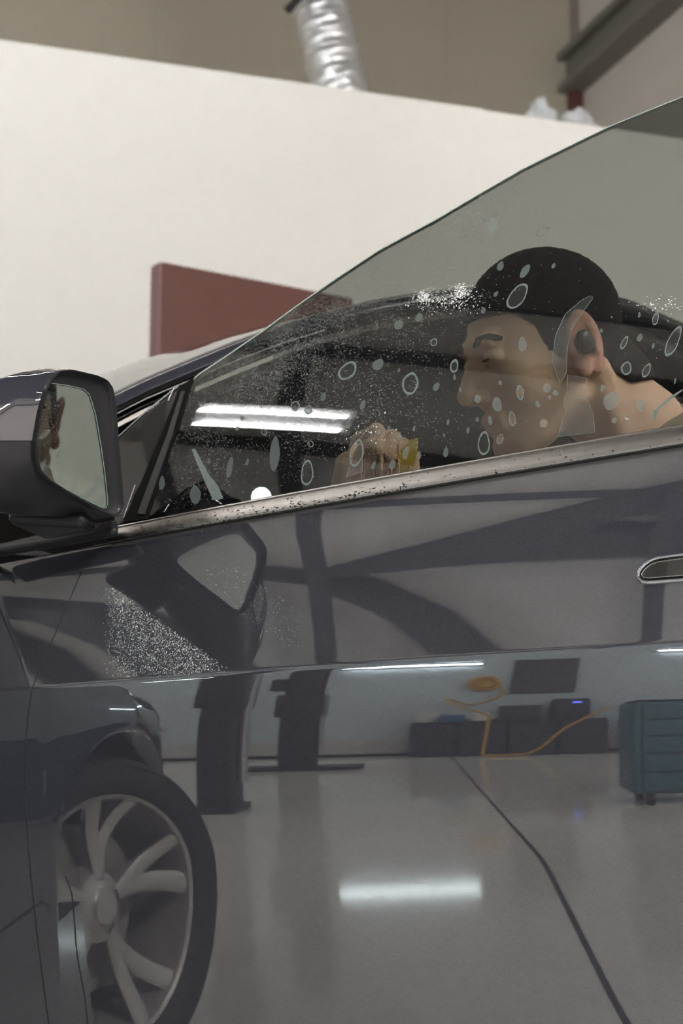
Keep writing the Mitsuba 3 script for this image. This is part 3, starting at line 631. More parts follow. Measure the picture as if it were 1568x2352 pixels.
# ------------------------------------------------------------------ the man crouching behind the open door
mat('m_skin', ts({'type': 'principled', 'base_color': proc(lambda p, n, uv: mix((.70, .45, .32), (.76, .50, .36), fbm(p.x * 60, p.y * 60, p.z * 60, 2))), 'roughness': .5, 'specular': .35}))
mat('m_ear', ts({'type': 'principled', 'base_color': rgb(.58, .30, .23), 'roughness': .5, 'specular': .35}))
mat('m_hair', ts({'type': 'principled', 'base_color': rgb(.006, .0055, .0055), 'roughness': .8, 'specular': .1}))
mat('m_brow', ts({'type': 'principled', 'base_color': rgb(.035, .022, .016), 'roughness': .9, 'specular': .1}))
mat('m_shirt', ts({'type': 'principled', 'base_color': rgb(.21, .175, .125), 'roughness': .9, 'specular': .1}))
mat('m_trousers', ts({'type': 'principled', 'base_color': rgb(.03, .03, .035), 'roughness': .9, 'specular': .1}))
mat('m_blue_cloth', ts({'type': 'principled', 'base_color': rgb(.10, .14, .20), 'roughness': .9, 'specular': .1}))
mat('m_yellow', ts({'type': 'principled', 'base_color': rgb(.72, .50, .03), 'roughness': .4, 'specular': .5}))
class Field:
    def __init__(s, lo, hi, h):
        s.lo, s.h = np.asarray(lo, float), h; s.P = grid_pts(lo, hi, h).astype(np.float32); s.f = np.full(s.P.shape[:3], 1.0, np.float32)
    def _sl(s, lo, hi):
        a = np.clip(((np.asarray(lo) - s.lo) / s.h).astype(int) - 1, 0, np.array(s.f.shape)); b = np.clip(((np.asarray(hi) - s.lo) / s.h).astype(int) + 3, 0, np.array(s.f.shape))
        return tuple(slice(i, j) for i, j in zip(a, b))
    def cap(s, a, b, ra, rb, k=.012, sub=False):
        a, b = np.asarray(a, float), np.asarray(b, float); m = max(ra, rb) + 3 * k
        q = s._sl(np.minimum(a, b) - m, np.maximum(a, b) + m)
        s._put(q, lambda P: sd_cap(P, a, b, ra, rb), k, sub)
    def ell(s, c, r, k=.012, sub=False, R=None):
        c, r = np.asarray(c, float), np.asarray(r, float); m = r.max() + 3 * k
        s._put(s._sl(c - m, c + m), lambda P: sd_ell(P, c, r, R), k, sub)
    def _put(s, q, fn, k, sub):
        d = fn(s.P[q]); s.f[q] = -smin(-s.f[q], d, k) if sub else smin(s.f[q], d, k)
    def mesh(s, it=3):
        m = surface_nets(s.f, s.lo, s.h)
        if it: trimesh.smoothing.filter_taubin(m, iterations=it)
        return m
def rot(ax, deg): return trimesh.transformations.rotation_matrix(math.radians(deg), ax)[:3, :3]
HS = 1.055
# head axes: x = where the face looks, y = his left (towards us), z = crown
HM = rot([0, 0, 1], 180 + 17) @ rot([0, 1, 0], 17) @ rot([1, 0, 0], -3)
def hp_(v): return np.asarray(v, float) * .01 * HS
F1 = Field(hp_((-14, -11, -19)), hp_((14, 11, 16.5)), .0035)
c_, e_ = lambda a, b, ra, rb, k=.9, sub=False: F1.cap(hp_(a), hp_(b), ra * .01 * HS, rb * .01 * HS, k * .01, sub), lambda c, r, k=.9, sub=False, R=None: F1.ell(hp_(c), np.array(r) * .01 * HS, k * .01, sub, R)
e_((-1.2, 0, 4.0), (9.6, 7.5, 8.4)); e_((3.4, 0, -1.5), (6.0, 6.0, 8.6), 1.6)
for sd in (-1, 1):
    c_((.4, sd * 5.0, -5.5), (6.6, sd * 1.6, -9.6), 1.9, 1.8, 1.6)
    e_((6.0, sd * 3.9, -2.2), (2.5, 2.2, 2.6), 1.6)
e_((4.6, 0, -8.0), (4.0, 4.0, 3.0), 1.6); e_((7.9, 0, -9.8), (1.7, 1.9, 1.6), 1.2)
c_((8.2, -3.3, 2.7), (8.2, 3.3, 2.7), 1.15, 1.15, 1.2)
for sd in (-1, 1): e_((9.8, sd * 3.1, .95), (2.1, 2.1, 1.5), .8, True)
c_((8.6, 0, 1.8), (11.2, 0, -2.6), .85, 1.25, .8)
for sd in (-1, 1):
    e_((10.0, sd * 1.25, -3.2), (1.1, .8, .8), .5)
    e_((7.85, sd * 3.1, .85), (1.25, 1.5, 1.15), .3)
    e_((10.6, sd * .75, -3.9), (.5, .35, .4), .2, True)
c_((8.7, -2.0, -6.0), (8.7, 2.0, -6.0), .75, .75, .5); c_((9.2, -.8, -5.8), (9.2, .8, -5.8), .62, .62, .4)
c_((8.5, -1.8, -7.2), (8.5, 1.8, -7.2), .72, .72, .5); c_((9.6, -2.2, -6.55), (9.6, 2.2, -6.55), .22, .22, .25, True)
# neck leaves the skull backwards and down
c_((-3.2, 0, -4.0), (-10.5, 0, -12.5), 5.6, 6.0, 2.0)
for sd in (-1, 1): c_((-3.5, sd * 5.6, -3.5), (-6, sd * 2.5, -14), 1.5, 1.6, 1.4)
# ears
for sd in (-1, 1):
    RE = rot([1, 0, 0], -sd * 16) @ rot([0, 1, 0], 12)
    e_((-1.6, sd * 7.7, -.2), (2.1, .75, 3.9), .5, False, RE); e_((-1.2, sd * 8.5, .0), (1.3, .55, 2.3), .4, True, RE)
    e_((-.6, sd * 7.5, -3.1), (1.1, .7, 1.2), .4); c_((-2.6, sd * 8.1, -1.6), (-2.2, sd * 8.3, 2.2), .35, .4, .3); c_((.2, sd * 7.6, -.8), (.3, sd * 7.7, .4), .5, .45, .3)
def place_head(m): m.vertices = m.vertices @ HM.T + HEAD; return m
head = place_head(F1.mesh(2))
# trunk and arms (skin under the clothes), hands
NECK = HEAD + HM @ hp_((-10.5, 0, -12.5))
SH_L, SH_R = np.array([.545, 1.70, .925]), np.array([.53, 2.03, .93])
EL_L, WR_L = np.array([.10, 1.77, .80]), np.array([.006, 1.760, .998])
EL_R, WR_R = np.array([.20, 2.06, .78]), np.array([.02, 1.93, .74])
PEL = np.array([.80, 1.92, .48])
F2 = Field((-.12, 1.54, .30), (1.02, 2.22, 1.25), .007)
chest = (SH_L + SH_R) / 2 + [.07, 0, -.05]
F2.cap(NECK, chest, .058, .075, .03)
F2.cap(SH_L, SH_R, .062, .062, .05); F2.cap(chest + [.0, -.07, -.02], PEL + [0, -.04, .12], .105, .10, .05); F2.cap(chest + [.0, .07, -.02], PEL + [0, .04, .12], .105, .10, .05)
F2.cap(PEL + [0, -.06, 0], PEL + [0, .06, 0], .12, .12, .05)
for a, b, c in ((SH_L, EL_L, WR_L), (SH_R, EL_R, WR_R)): F2.cap(a, b, .052, .040, .02); F2.cap(b, c, .042, .026, .015)
trunk = F2.mesh(3)
# left hand: a fist closed on the squeegee handle, knuckles up
HX = np.array([.50, -.12, .85]); HX /= np.linalg.norm(HX)       # from the wrist to the knuckles
HY = np.array([.80, .50, -.33]); HY -= HX * (HX @ HY); HY /= np.linalg.norm(HY)   # across the knuckles, index finger nearest the blade
HZ = np.cross(HX, HY); HZ = HZ if HZ[2] > 0 else -HZ
def hand_field(W, X, Y, Z, h=.0030, size=1.0):
    pos = lambda x, y, z: W + size * (X * x + Y * y + Z * z)
    ctr = pos(.05, 0, -.01); F = Field(ctr - .12, ctr + .12, h)
    F.cap(W - X * .05, pos(.01, 0, 0), .027, .025, .008)
    for y in (-.027, -.009, .009, .027): F.cap(pos(.015, y * .75, 0), pos(.082, y, .004), .013, .0125, .010)
    for i, y in enumerate((-.030, -.010, .010, .029)):
        l = (.036, .041, .039, .031)[i]; r = (.0098, .010, .0098, .0088)[i]
        k0 = pos(.084, y, .006); k1 = pos(.084 + l * .55, y * 1.02, -.022 - .004 * (i == 1)); k2 = pos(.080 + l * .1, y, -.046); k3 = pos(.060, y * .95, -.040)
        F.cap(k0, k1, r * 1.12, r, .003); F.cap(k1, k2, r, r * .95, .003); F.cap(k2, k3, r * .95, r * .8, .003)
    F.cap(pos(.018, -.024, -.008), pos(.050, -.046, -.022), .0145, .0118, .007); F.cap(pos(.050, -.046, -.022), pos(.084, -.036, -.038), .0112, .0095, .003)
    return F
hand_l = hand_field(WR_L, HX, HY, HZ).mesh(2)
XR = np.array([-.9, -.2, -.1]); XR /= np.linalg.norm(XR); YR = np.cross([0, 0, 1.0], XR); YR /= np.linalg.norm(YR); ZR = np.cross(XR, YR)
hand_r = hand_field(WR_R, XR, YR, ZR, .004).mesh(2)
tag('person', 'man with short black hair crouching behind the tinted window, holding a yellow squeegee', 'person')
obj('person__body', cat_(head, trunk, hand_l, hand_r), 'm_skin', smooth=True)
# eyes and brows
for sd in (-1, 1):
    m = trimesh.creation.icosphere(2, .0062); m.vertices = (m.vertices * [.45, 1.5, .22] + hp_((9.15, sd * 3.1, .75))) @ HM.T + HEAD
    obj(num('person__eye'), m, 'm_hair', smooth=True)
    br = tube(np.array([hp_((9.15, sd * 1.6, 2.9)), hp_((9.1, sd * 2.8, 3.2)), hp_((8.35, sd * 4.0, 3.2)), hp_((7.2, sd * 4.9, 2.7))]) @ HM.T + HEAD, [.004, .0062, .0058, .003], 8)
    obj(num('person__eyebrow'), br, 'm_brow', smooth=True)
# hair: a cap of the skull cut along the hairline
P = F1.P / (.01 * HS); x, y, z = P[..., 0], P[..., 1], P[..., 2]
sk = np.minimum(sd_ell(P, (-1.2, 0, 4.0), (10.0, 7.75, 8.95)), sd_cap(P, (-4.5, 0, -2), (-7.2, 0, -5.5), 6.4, 6.0))
line = np.interp(x, [-14, -7.5, -4.6, -3.2, -.4, .6, 2.4, 3.6, 5.5, 8.5], [-6.5, -6.2, -4.0, 2.2, 2.4, -1.8, -1.2, 3.2, 5.2, 5.9])
hf = np.maximum(sk, (line - z) * .7) * .01 * HS; hf[..., -2:] = .02; hf[..., :2] = .02
hair = surface_nets(hf.astype(np.float32), F1.lo, F1.h); hair.vertices += ((meshkit.noise(hair.vertices * 420, 9) - .5) * .003)[:, None] * hair.vertices / np.linalg.norm(hair.vertices, axis=1, keepdims=True)
trimesh.smoothing.filter_taubin(hair, iterations=1)
obj('person__hair', place_head(hair), 'm_hair', smooth=True, label='short black hair')
for sd in (-1, 1):
    m = surface_nets((np.maximum(np.maximum(F1.f - .0012, -sd * P[..., 1] * .01 + .066), np.linalg.norm((P - [-1.6, sd * 8, -.4]) / [3.0, 9, 4.6], axis=-1) * .04 - .04)).astype(np.float32), F1.lo, F1.h)
    obj(num('person__ear'), place_head(m), 'm_ear', smooth=True, label='reddish ear')
eb = trimesh.creation.icosphere(3, .01 * HS); eb.vertices = (eb.vertices * [1.25, .62, 1.45] + hp_((-1.15, 8.55, -.35))) @ HM.T + HEAD
mat('m_earbud', ts({'type': 'roughplastic', 'int_ior': 1.5, 'alpha': .1, 'diffuse_reflectance': rgb(.02, .021, .024)}))
obj('earbud', eb, 'm_earbud', smooth=True, label='dark glossy earbud in the man\'s ear', cat='earbud')
# clothes
F3 = Field((.02, 1.52, .40), (1.08, 2.26, 1.28), .009)
F3.cap(NECK + (chest - NECK) * .12, chest, .073, .105, .04)
F3.cap(SH_L, SH_R, .078, .078, .05); F3.cap(chest + [0, -.075, -.02], PEL + [0, -.045, .10], .122, .118, .05); F3.cap(chest + [0, .075, -.02], PEL + [0, .045, .10], .122, .118, .05)
for a, b in ((SH_L, EL_L), (SH_R, EL_R)): F3.cap(a, a + (b - a) * .62, .069, .064, .025)
F3.f = np.maximum(F3.f, -(F3.P @ np.array([.45, 0, 1.0], np.float32) - (PEL @ [.45, 0, 1.0] - .02))).astype(np.float32)
sh_ = F3.mesh(3); sh_.vertices += ((meshkit.fbm(sh_.vertices * 14, 3) - .5) * .018)[:, None] * sh_.vertex_normals
obj('person__shirt', sh_, 'm_shirt', smooth=True, label='khaki brown T-shirt')
cl = tube(np.array([HEAD + HM @ hp_((5.5, 2.5, -13.0)), HEAD + HM @ hp_((1.0, 5.2, -14.5)), HEAD + HM @ hp_((-6.0, 6.6, -15.0)), HEAD + HM @ hp_((-11, 6.5, -13.5))]), [.016, .02, .02, .012], 12)
KN_L, KN_R = np.array([.34, 1.80, .09]), np.array([.40, 2.02, .36])
F4 = Field((.10, 1.62, .0), (1.2, 2.24, .75), .010)
F4.cap(PEL + [0, -.07, 0], KN_L, .098, .070, .05); F4.cap(PEL + [0, .07, 0], KN_R, .098, .070, .05); F4.cap(PEL + [0, -.06, .02], PEL + [0, .06, .02], .128, .128, .05)
F4.cap(KN_L, (.76, 1.86, .075), .066, .05, .03); F4.cap(KN_R, (.42, 2.04, .11), .066, .05, .03)
obj('person__trousers', F4.mesh(3), 'm_trousers', smooth=True, label='dark trousers')
for a, b in (((.78, 1.86, .055), (.90, 1.87, .045)), ((.44, 2.04, .045), (.26, 2.03, .04))):
    F5 = Field(np.minimum(a, b) - np.array([.1, .1, .06]), np.maximum(a, b) + np.array([.1, .1, .1]), .007); F5.cap(a, b, .050, .042, .02); F5.f = np.maximum(F5.f, -F5.P[..., 2] + .002)
    obj(num('person__shoe'), F5.mesh(2), 'm_rubber', smooth=True, label='dark shoe')
# squeegee
tag('squeegee', 'yellow plastic film squeegee gripped in the man\'s fist', 'squeegee')
q = [on_plane(u, v, (0, 1.715, 0), np.array([-.10, -1.0, 0])) for u, v in ((908, 1130), (906, 1072), (916, 1040), (944, 1010), (960, 1007), (958, 1040), (938, 1110), (930, 1135))]
qa = np.array(q); nb = np.array([-.10, -1.0, 0]) / np.linalg.norm([-.1, -1.0, 0]); kq = len(qa)
v = np.vstack([qa + nb * .002, qa - nb * .002]); f = [[0, i + 1, i] for i in range(1, kq - 1)] + [[kq, kq + i, kq + i + 1] for i in range(1, kq - 1)]
for i in range(kq): j = (i + 1) % kq; f += [[i, j, i + kq], [j, j + kq, i + kq]]
bl = trimesh.Trimesh(v, f, process=False); bl.fix_normals()
obj('squeegee__blade', bl, 'm_yellow', label='yellow blade')
gr = WR_L + HX * .088 + HZ * -.022
obj('squeegee__handle', tube(np.array([gr - HY * .02, gr, gr + HY * .03, (qa[0] + qa[1]) / 2 + [.006, .006, 0]]), [.012, .013, .011, .008], 12), 'm_yellow', smooth=True)

# ------------------------------------------------------------------ soap water on the window and the paint
mat('m_film', {'type': 'blendbsdf', 'weight': .06, 'a': {'type': 'thindielectric', 'int_ior': 1.33}, 'b': ts({'type': 'diffuse', 'reflectance': rgb(.28, .31, .295)})})
mat('m_foam', ts({'type': 'principled', 'base_color': rgb(.115, .138, .129), 'roughness': .5, 'specular': .3}))
mat('m_bead', ts({'type': 'principled', 'base_color': rgb(.30, .31, .30), 'roughness': .25, 'specular': .7}))
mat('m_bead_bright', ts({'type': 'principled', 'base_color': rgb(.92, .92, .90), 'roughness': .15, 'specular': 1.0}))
def on_glass_pts(sz, off): return dpt(sz[:, 0], sz[:, 1], w_glass(sz[:, 0], sz[:, 1]) + off)
# blisters: centre u, v, length, width (px), tilt of the long axis from upright (deg, to the right), rim share
SPOTS = [(1187,682,64,36,38,.18),(1205,624,34,16,35,.5),(1149,612,22,14,20,.5),(1271,611,13,8,30,1),(1139,676,14,8,30,1),(1110,714,14,11,20,1),(1016,785,0,0,0,0),
 (996,787,18,16,30,.35),(915,747,22,20,40,.8),(962,730,20,16,25,.7),(797,853,48,34,42,.25),(868,838,28,22,40,.5),(942,883,50,36,12,.25),(1002,889,20,14,25,1),(916,851,10,7,20,1),(1043,842,30,20,12,.4),(1044,867,14,7,0,1),
 (833,931,22,12,18,.5),(743,912,20,12,15,.6),(678,933,22,20,20,.3),(708,942,20,17,20,.3),(713,1020,13,17,60,.3),(631,1045,76,22,4,.55),(528,1075,46,14,10,.5),(568,1062,16,7,15,.8),(449,1138,40,24,-3,.5),(372,1110,30,14,5,.5),
 (705,1088,56,30,6,.22),(816,1050,0,0,0,0),(917,1003,18,8,12,1),(921,1005,10,5,20,1),(892,986,14,5,10,.8),(951,985,13,6,12,1),(870,993,14,6,15,1),(932,1041,28,13,15,.8),(963,1046,18,9,5,1),(901,1068,22,13,10,1),(858,1070,18,9,20,.8),(1029,970,14,6,8,1),
 (1111,1020,52,28,4,.22),(1148,1010,24,16,18,.3),(1142,930,32,22,-12,.55),(1200,792,32,20,-3,1),(1176,963,34,16,-5,.3),(1097,917,18,16,0,1),(1126,967,20,10,-5,1),(1194,903,34,18,-8,.35),(1235,929,14,10,-25,1),(1149,880,11,7,-10,1),(1096,964,10,8,10,1),(1075,989,14,8,8,1),(1024,1040,22,12,6,.6),(1057,895,10,6,0,1),
 (1256,892,20,20,0,1),(1276,903,13,13,0,1),(1262,913,9,9,0,1),(1248,973,22,20,30,.3),(1346,749,0,0,0,0),(1403,922,42,32,22,.7),(1437,928,7,6,0,1),(1472,933,26,18,0,.5),(1410,966,16,11,15,.3),(1439,962,11,11,0,.3),(1384,893,15,11,30,.8),
 (1433,788,32,13,25,.35),(1469,776,18,12,20,.5),(1500,795,13,7,15,.6),(1468,724,13,6,8,1),(1505,733,30,14,15,.3),(1545,786,72,26,26,.2),(1438,847,30,24,15,.3),(1484,852,34,16,25,.3),(1550,876,14,5,8,.8),(1405,729,5,4,0,1),(1534,738,6,4,0,1),(1508,715,10,8,0,1),(1246,533,30,16,62,.15),(1131,517,28,24,20,.5),
 (762,955,0,0,0,0),(606,993,12,16,60,.3),(556,960,9,8,0,.4),(545,985,12,9,30,.8),(480,1060,14,6,15,.8),(818,1043,62,30,14,.2),(1381,760,9,8,0,1),(1020,1000,9,5,0,1)]
def ellipse_uv(u, v, L, Wd, tilt, n=28, point=0.0, seed=0):
    a = np.linspace(0, 2 * np.pi, n, endpoint=False); r = np.random.default_rng(seed); wob = 1 + .06 * np.sin(2 * a + r.uniform(0, 6)) + .05 * np.sin(3 * a + r.uniform(0, 6))
    x, y = Wd / 2 * np.cos(a) * wob, -L / 2 * np.sin(a) * (1 + point * np.maximum(np.sin(a), 0) ** 3); t = math.radians(tilt)
    return np.stack([u + x * math.cos(t) - y * math.sin(t), v + x * math.sin(t) + y * math.cos(t)], 1)
def disc_fan(ring, off):
    P = on_glass_pts(ring, off); c = on_glass_pts(ring.mean(0)[None], off); n = len(P)
    return trimesh.Trimesh(np.vstack([P, c]), [[i, (i + 1) % n, n] for i in range(n)], process=False)
def rim_band(ring, share, off):
    c = ring.mean(0); rr = ring - c; r = np.random.default_rng(len(ring) + int(abs(c[0]) * 1e5))
    k = share * (1 + .35 * (r.random(len(ring)) - .5))
    inner = c + rr * (1 - np.clip(k, .02, .9))[:, None]; midr = (ring + inner) / 2
    R = np.stack([on_glass_pts(ring, off), on_glass_pts(midr, off + .0007), on_glass_pts(inner, off)]); return grid_mesh(R, wrap=True, flip=True)
for i, (u, v, L, Wd, tilt, share) in enumerate(SPOTS):
    if not L: continue
    ring = on_door(ellipse_uv(u, v, L, Wd, tilt, 28 if L > 25 else 16, .15, i), w_glass)
    k = num('car__side_window__water_blister')
    if share >= .5: obj(k, disc_fan(ring, .0006), 'm_film' if False else 'm_blister', smooth=True)
    else: obj(k, cat_(rim_band(ring, share * .9, .0004)), 'm_foam', smooth=True)
    if share < .5 and tilt < 60: obj(k.replace('water_blister', 'blister_film'), disc_fan(ring, .0002), 'm_film', smooth=True)
mat('m_blister', {'type': 'blendbsdf', 'weight': .40, 'a': {'type': 'thindielectric', 'int_ior': 1.33}, 'b': ts({'type': 'diffuse', 'reflectance': rgb(.19, .22, .212)})})
# long runs and smears
def smear(key, uv, mat_='m_film', rim=True):
    q = on_door(uv, w_glass); q = resample(q, 60, True)
    k = num(key); obj(k, disc_fan_poly(q, .0003), mat_, smooth=True)
    if rim: 
        P = on_glass_pts(np.vstack([q, q[:1]]), .0005); obj(k.replace('smear', 'smear_edge'), tube(P, .00035, 5, caps=False), 'm_foam', smooth=True)
def disc_fan_poly(q, off):
    p, t = tess(Polygon(q).buffer(0), .01); return trimesh.Trimesh(on_glass_pts(p, off), t, process=False)
smear('car__side_window__smear', [(1268, 830), (1276, 770), (1298, 722), (1335, 690), (1358, 678), (1362, 684), (1340, 715), (1312, 755), (1303, 800), (1300, 860), (1285, 880)])
smear('car__side_window__smear', [(1303, 862), (1348, 868), (1345, 905), (1362, 950), (1366, 994), (1320, 1000), (1282, 1004), (1290, 970), (1300, 945), (1293, 925), (1302, 900)])
smear('car__side_window__smear', [(440, 1032), (448, 1030), (480, 1090), (500, 1115), (514, 1145), (490, 1150), (470, 1105), (455, 1070)], 'm_foam', False)
smear('car__side_window__smear', [(795, 1098), (812, 1040), (826, 1018), (832, 1026), (833, 1085)], 'm_film', True)
smear('car__side_window__smear', [(1500, 945), (1540, 910), (1568, 893), (1568, 897), (1540, 918), (1512, 940), (1505, 962), (1498, 960)], 'm_foam', False)
# fine mist
def mist(n, centre, spread, size, seed, wf=w_glass, keep=None, flat=.5):
    r = np.random.default_rng(seed); V, Fc = [], []
    uv = np.array(centre) + r.normal(size=(n, 2)) * spread if keep is None else None
    base = np.array([[1, 0, 0], [.3, .95, 0], [-.8, .6, 0], [-.8, -.6, 0], [.3, -.95, 0], [0, 0, 1.0]]); fb = np.array([[0, 1, 5], [1, 2, 5], [2, 3, 5], [3, 4, 5], [4, 0, 5]])
    return uv, base, fb
def beads(sz, sizes, wf, off=.0, seed=0, stretch=1.0, flat=.55):
    r = np.random.default_rng(seed); base = np.array([[1, 0, 0], [.3, .95, 0], [-.8, .6, 0], [-.8, -.6, 0], [.3, -.95, 0], [.15, .1, 1.0]]); fb = np.array([[0, 1, 5], [1, 2, 5], [2, 3, 5], [3, 4, 5], [4, 0, 5]])
    c = dpt(sz[:, 0], sz[:, 1], wf(sz[:, 0], sz[:, 1]) + off); n = surf_n(sz[:, 0], sz[:, 1], wf)
    a = np.broadcast_to(DD, n.shape); a = a - (a * n).sum(1, keepdims=True) * n; a /= np.linalg.norm(a, axis=1, keepdims=True); b = np.cross(n, a)
    th = r.uniform(0, 2 * np.pi, len(c)); ca, sa = np.cos(th)[:, None], np.sin(th)[:, None]; a, b = a * ca + b * sa, b * ca - a * sa
    V = c[:, None] + sizes[:, None, None] * (base[None, :, :1] * a[:, None] + base[None, :, 1:2] * b[:, None] * stretch + base[None, :, 2:] * n[:, None] * flat)
    Fc = (fb[None] + 6 * np.arange(len(c))[:, None, None]).reshape(-1, 3); return trimesh.Trimesh(V.reshape(-1, 3), Fc, process=False)
# a linear map from pixels to the window is good enough for the mist
_cal = [(450, 900), (450, 1100), (700, 700), (700, 1000), (1000, 550), (1000, 900), (1300, 400), (1300, 800), (1560, 300), (1560, 900), (1560, 600), (850, 800)]
def fitmap(wf, cal):
    A = np.array([[1, u, v, u * v, u * u, v * v] for u, v in np.array(cal) / 1000]); q = on_door(cal, wf); M = np.linalg.lstsq(A, q, rcond=None)[0]
    return lambda uv: np.stack([np.ones(len(uv)), uv[:, 0], uv[:, 1], uv[:, 0] * uv[:, 1], uv[:, 0] ** 2, uv[:, 1] ** 2], 1) @ M if False else (lambda w: np.stack([np.ones(len(w)), w[:, 0], w[:, 1], w[:, 0] * w[:, 1], w[:, 0] ** 2, w[:, 1] ** 2], 1) @ M)(uv / 1000)
gmap = fitmap(w_glass, _cal)
win = Polygon(np.vstack([_bot[:, :], _top[::-1]])).buffer(-.003)
r = np.random.default_rng(11)
def band(n, path, sig, lo=0): 
    t = r.random(n); p = np.array(path, float); q = np.stack([np.interp(t, np.linspace(0, 1, len(p)), p[:, k]) for k in (0, 1)], 1); return q + r.normal(size=(n, 2)) * sig
uv = np.vstack([band(11000, [(500, 880), (600, 830), (700, 780)], (85, 60)), band(4200, [(640, 740), (760, 700), (880, 690)], (60, 40)), band(2200, [(420, 980), (460, 1080)], (50, 60)), band(4000, [(860, 1000), (1000, 560), (1090, 450)], (60, 50)),
                band(500, [(1000, 540), (1130, 455)], (25, 18)), band(900, [(960, 690), (1090, 690)], (30, 20)), band(2500, [(800, 950), (700, 1040)], (120, 60)), r.uniform((600, 560), (1560, 1050), (500, 2))])
clump = meshkit.noise(np.c_[uv / 38, np.zeros(len(uv))], 3); uv = uv[clump + .5 * r.random(len(uv)) > .5]
sz = gmap(uv); ok = shapely.contains_xy(win, sz[:, 0], sz[:, 1]); sz = sz[ok]
obj('car__side_window__mist', beads(sz, r.uniform(.0002, .0006, len(sz)) * np.where(r.random(len(sz)) < .04, 1.6, 1), w_glass, .0002, 1), 'm_bead', smooth=False, label='fine soapy mist on the glass', kind='stuff')
uv = np.vstack([r.normal((978, 683), (9, 7), (160, 2)), r.normal((1058, 672), (12, 10), (200, 2)), band(240, [(960, 690), (1080, 700)], (28, 12)), band(40, [(790, 985), (900, 1000)], (30, 22)), r.normal((1520, 700), (35, 10), (60, 2))])
sz = gmap(uv); ok = shapely.contains_xy(win, sz[:, 0], sz[:, 1]); sz = sz[ok]
obj('car__side_window__drops', beads(sz, r.uniform(.0004, .0012, len(sz)), w_glass, .0002, 2), 'm_bead_bright', smooth=False, label='bright drops on the glass', kind='stuff')
# mist on the door below the mirror, its glints put into white beads
_calb = [(250, 1360), (520, 1540), (250, 1560), (300, 1450), (400, 1500), (600, 1330), (700, 1500), (640, 1420), (450, 1350)]
bmap = fitmap(w_body, _calb)
uv = r.uniform((228, 1350), (545, 1562), (15000, 2)); u, v = uv[:, 0], uv[:, 1]
edge = 1352 + (u - 262) * (1535 - 1352) / (520 - 262)
dens = np.clip((u - 232) / 40, 0, 1) * np.clip((v - edge + 4) / 8, 0, 1) * np.clip((1562 - (u - 250) * .06 - v) / 8, 0, 1) * np.clip(1.25 - (v - edge) / 190, .15, 1) * np.clip((560 - u) / 120, 0, 1)
uv = uv[r.random(len(uv)) < dens * .75]; sz = bmap(uv)
obj('car__front_door__mist', beads(sz, r.uniform(.0002, .00055, len(sz)) * np.where(r.random(len(sz)) < .12, 1.5, 1), w_body, .0001, 3), 'm_bead_bright', smooth=False, label='fine mist on the paint, its sparkle put into the white colour of the beads', kind='stuff')
uv = r.uniform((470, 1300), (690, 1500), (700, 2)); u, v = uv[:, 0], uv[:, 1]; d = (v - (1300 + (u - 470) * .72)); uv = uv[(np.abs(d) < 55) & (r.random(len(u)) < .9)]; sz = bmap(uv)
obj('car__front_door__mist_001', beads(sz, r.uniform(.00015, .0004, len(sz)), w_body, .0001, 4), 'm_bead_bright', smooth=False, kind='stuff')

# ------------------------------------------------------------------ what the car mirrors: roof steel, lamps, far wall, another car
PU = np.array([.44, -.898, 0]); PU /= np.linalg.norm(PU); PV = np.array([.898, .44, 0])
hall = Polygon(HALL).buffer(-.02)
mat('m_purlin', ts({'type': 'principled', 'base_color': rgb(.07, .075, .085), 'roughness': .6, 'specular': .3}))
def clip_beam(p, d, w, z0, z1, key):
    ln = LineString([p - d[:2] * 40, p + d[:2] * 40]).intersection(hall)
    if ln.is_empty or ln.length < 1: return
    a, b = np.array(ln.coords[0]), np.array(ln.coords[-1]); c = (a + b) / 2
    obj(num(key), box(ln.length, w, z1 - z0, (c[0], c[1], (z0 + z1) / 2), math.atan2(d[1], d[0])), 'm_purlin')
for k in range(-17, 12):
    c = -1.0 + .9 * k
    if k in (0, -1) or k % 3 == 0: clip_beam((PV * c)[:2], PU, .09, CEIL - .26, CEIL - .005, 'ceiling__purlin')
RA = np.array([.75, .66, 0]); RA /= np.linalg.norm(RA)
for q in ((-2.91, 3.17), (-7.0, -4.6), (-9.8, -1.0)): clip_beam(np.array(q), RA, .16, CEIL - .42, CEIL - .262, 'ceiling__rafter')
clip_beam(np.array([-7.2, -2.2]), np.array([-.45, .89, 0]), .40, CEIL - .7, CEIL - .43, 'ceiling__girder')
mat('m_dark_deck', ts({'type': 'principled', 'base_color': rgb(.10, .10, .105), 'roughness': .7, 'specular': .2}))
for i_ in range(4):
    c = PV * (-.98 + .60 + 1.2 * i_) + PU * (-1.6); obj(num('ceiling__dark_panel'), box(9.0, 1.19, .03, (c[0], c[1], CEIL - .29), math.atan2(PU[1], PU[0])), 'm_dark_deck')
tp_ = trimesh.creation.extrude_polygon(Polygon([(-7.0, -.15), (-5.6, -.66), (-4.5, -.98), (-3.5, -1.05), (-2.6, -1.2), (-2.2, -2.4), (-3.2, -2.75), (-4.15, -2.10), (-4.95, -1.58), (-5.8, -.98)], [[(-4.35, -1.42), (-4.1, -1.75), (-3.6, -2.05), (-3.35, -2.0), (-3.5, -1.75), (-3.95, -1.4)]]), .25, engine='earcut'); tp_.apply_translation((0, 0, CEIL - .27))  # added dark wedge, outline and hole shaped for the door reflection
obj('ceiling__reflection_wedge', tp_, 'm_purlin')
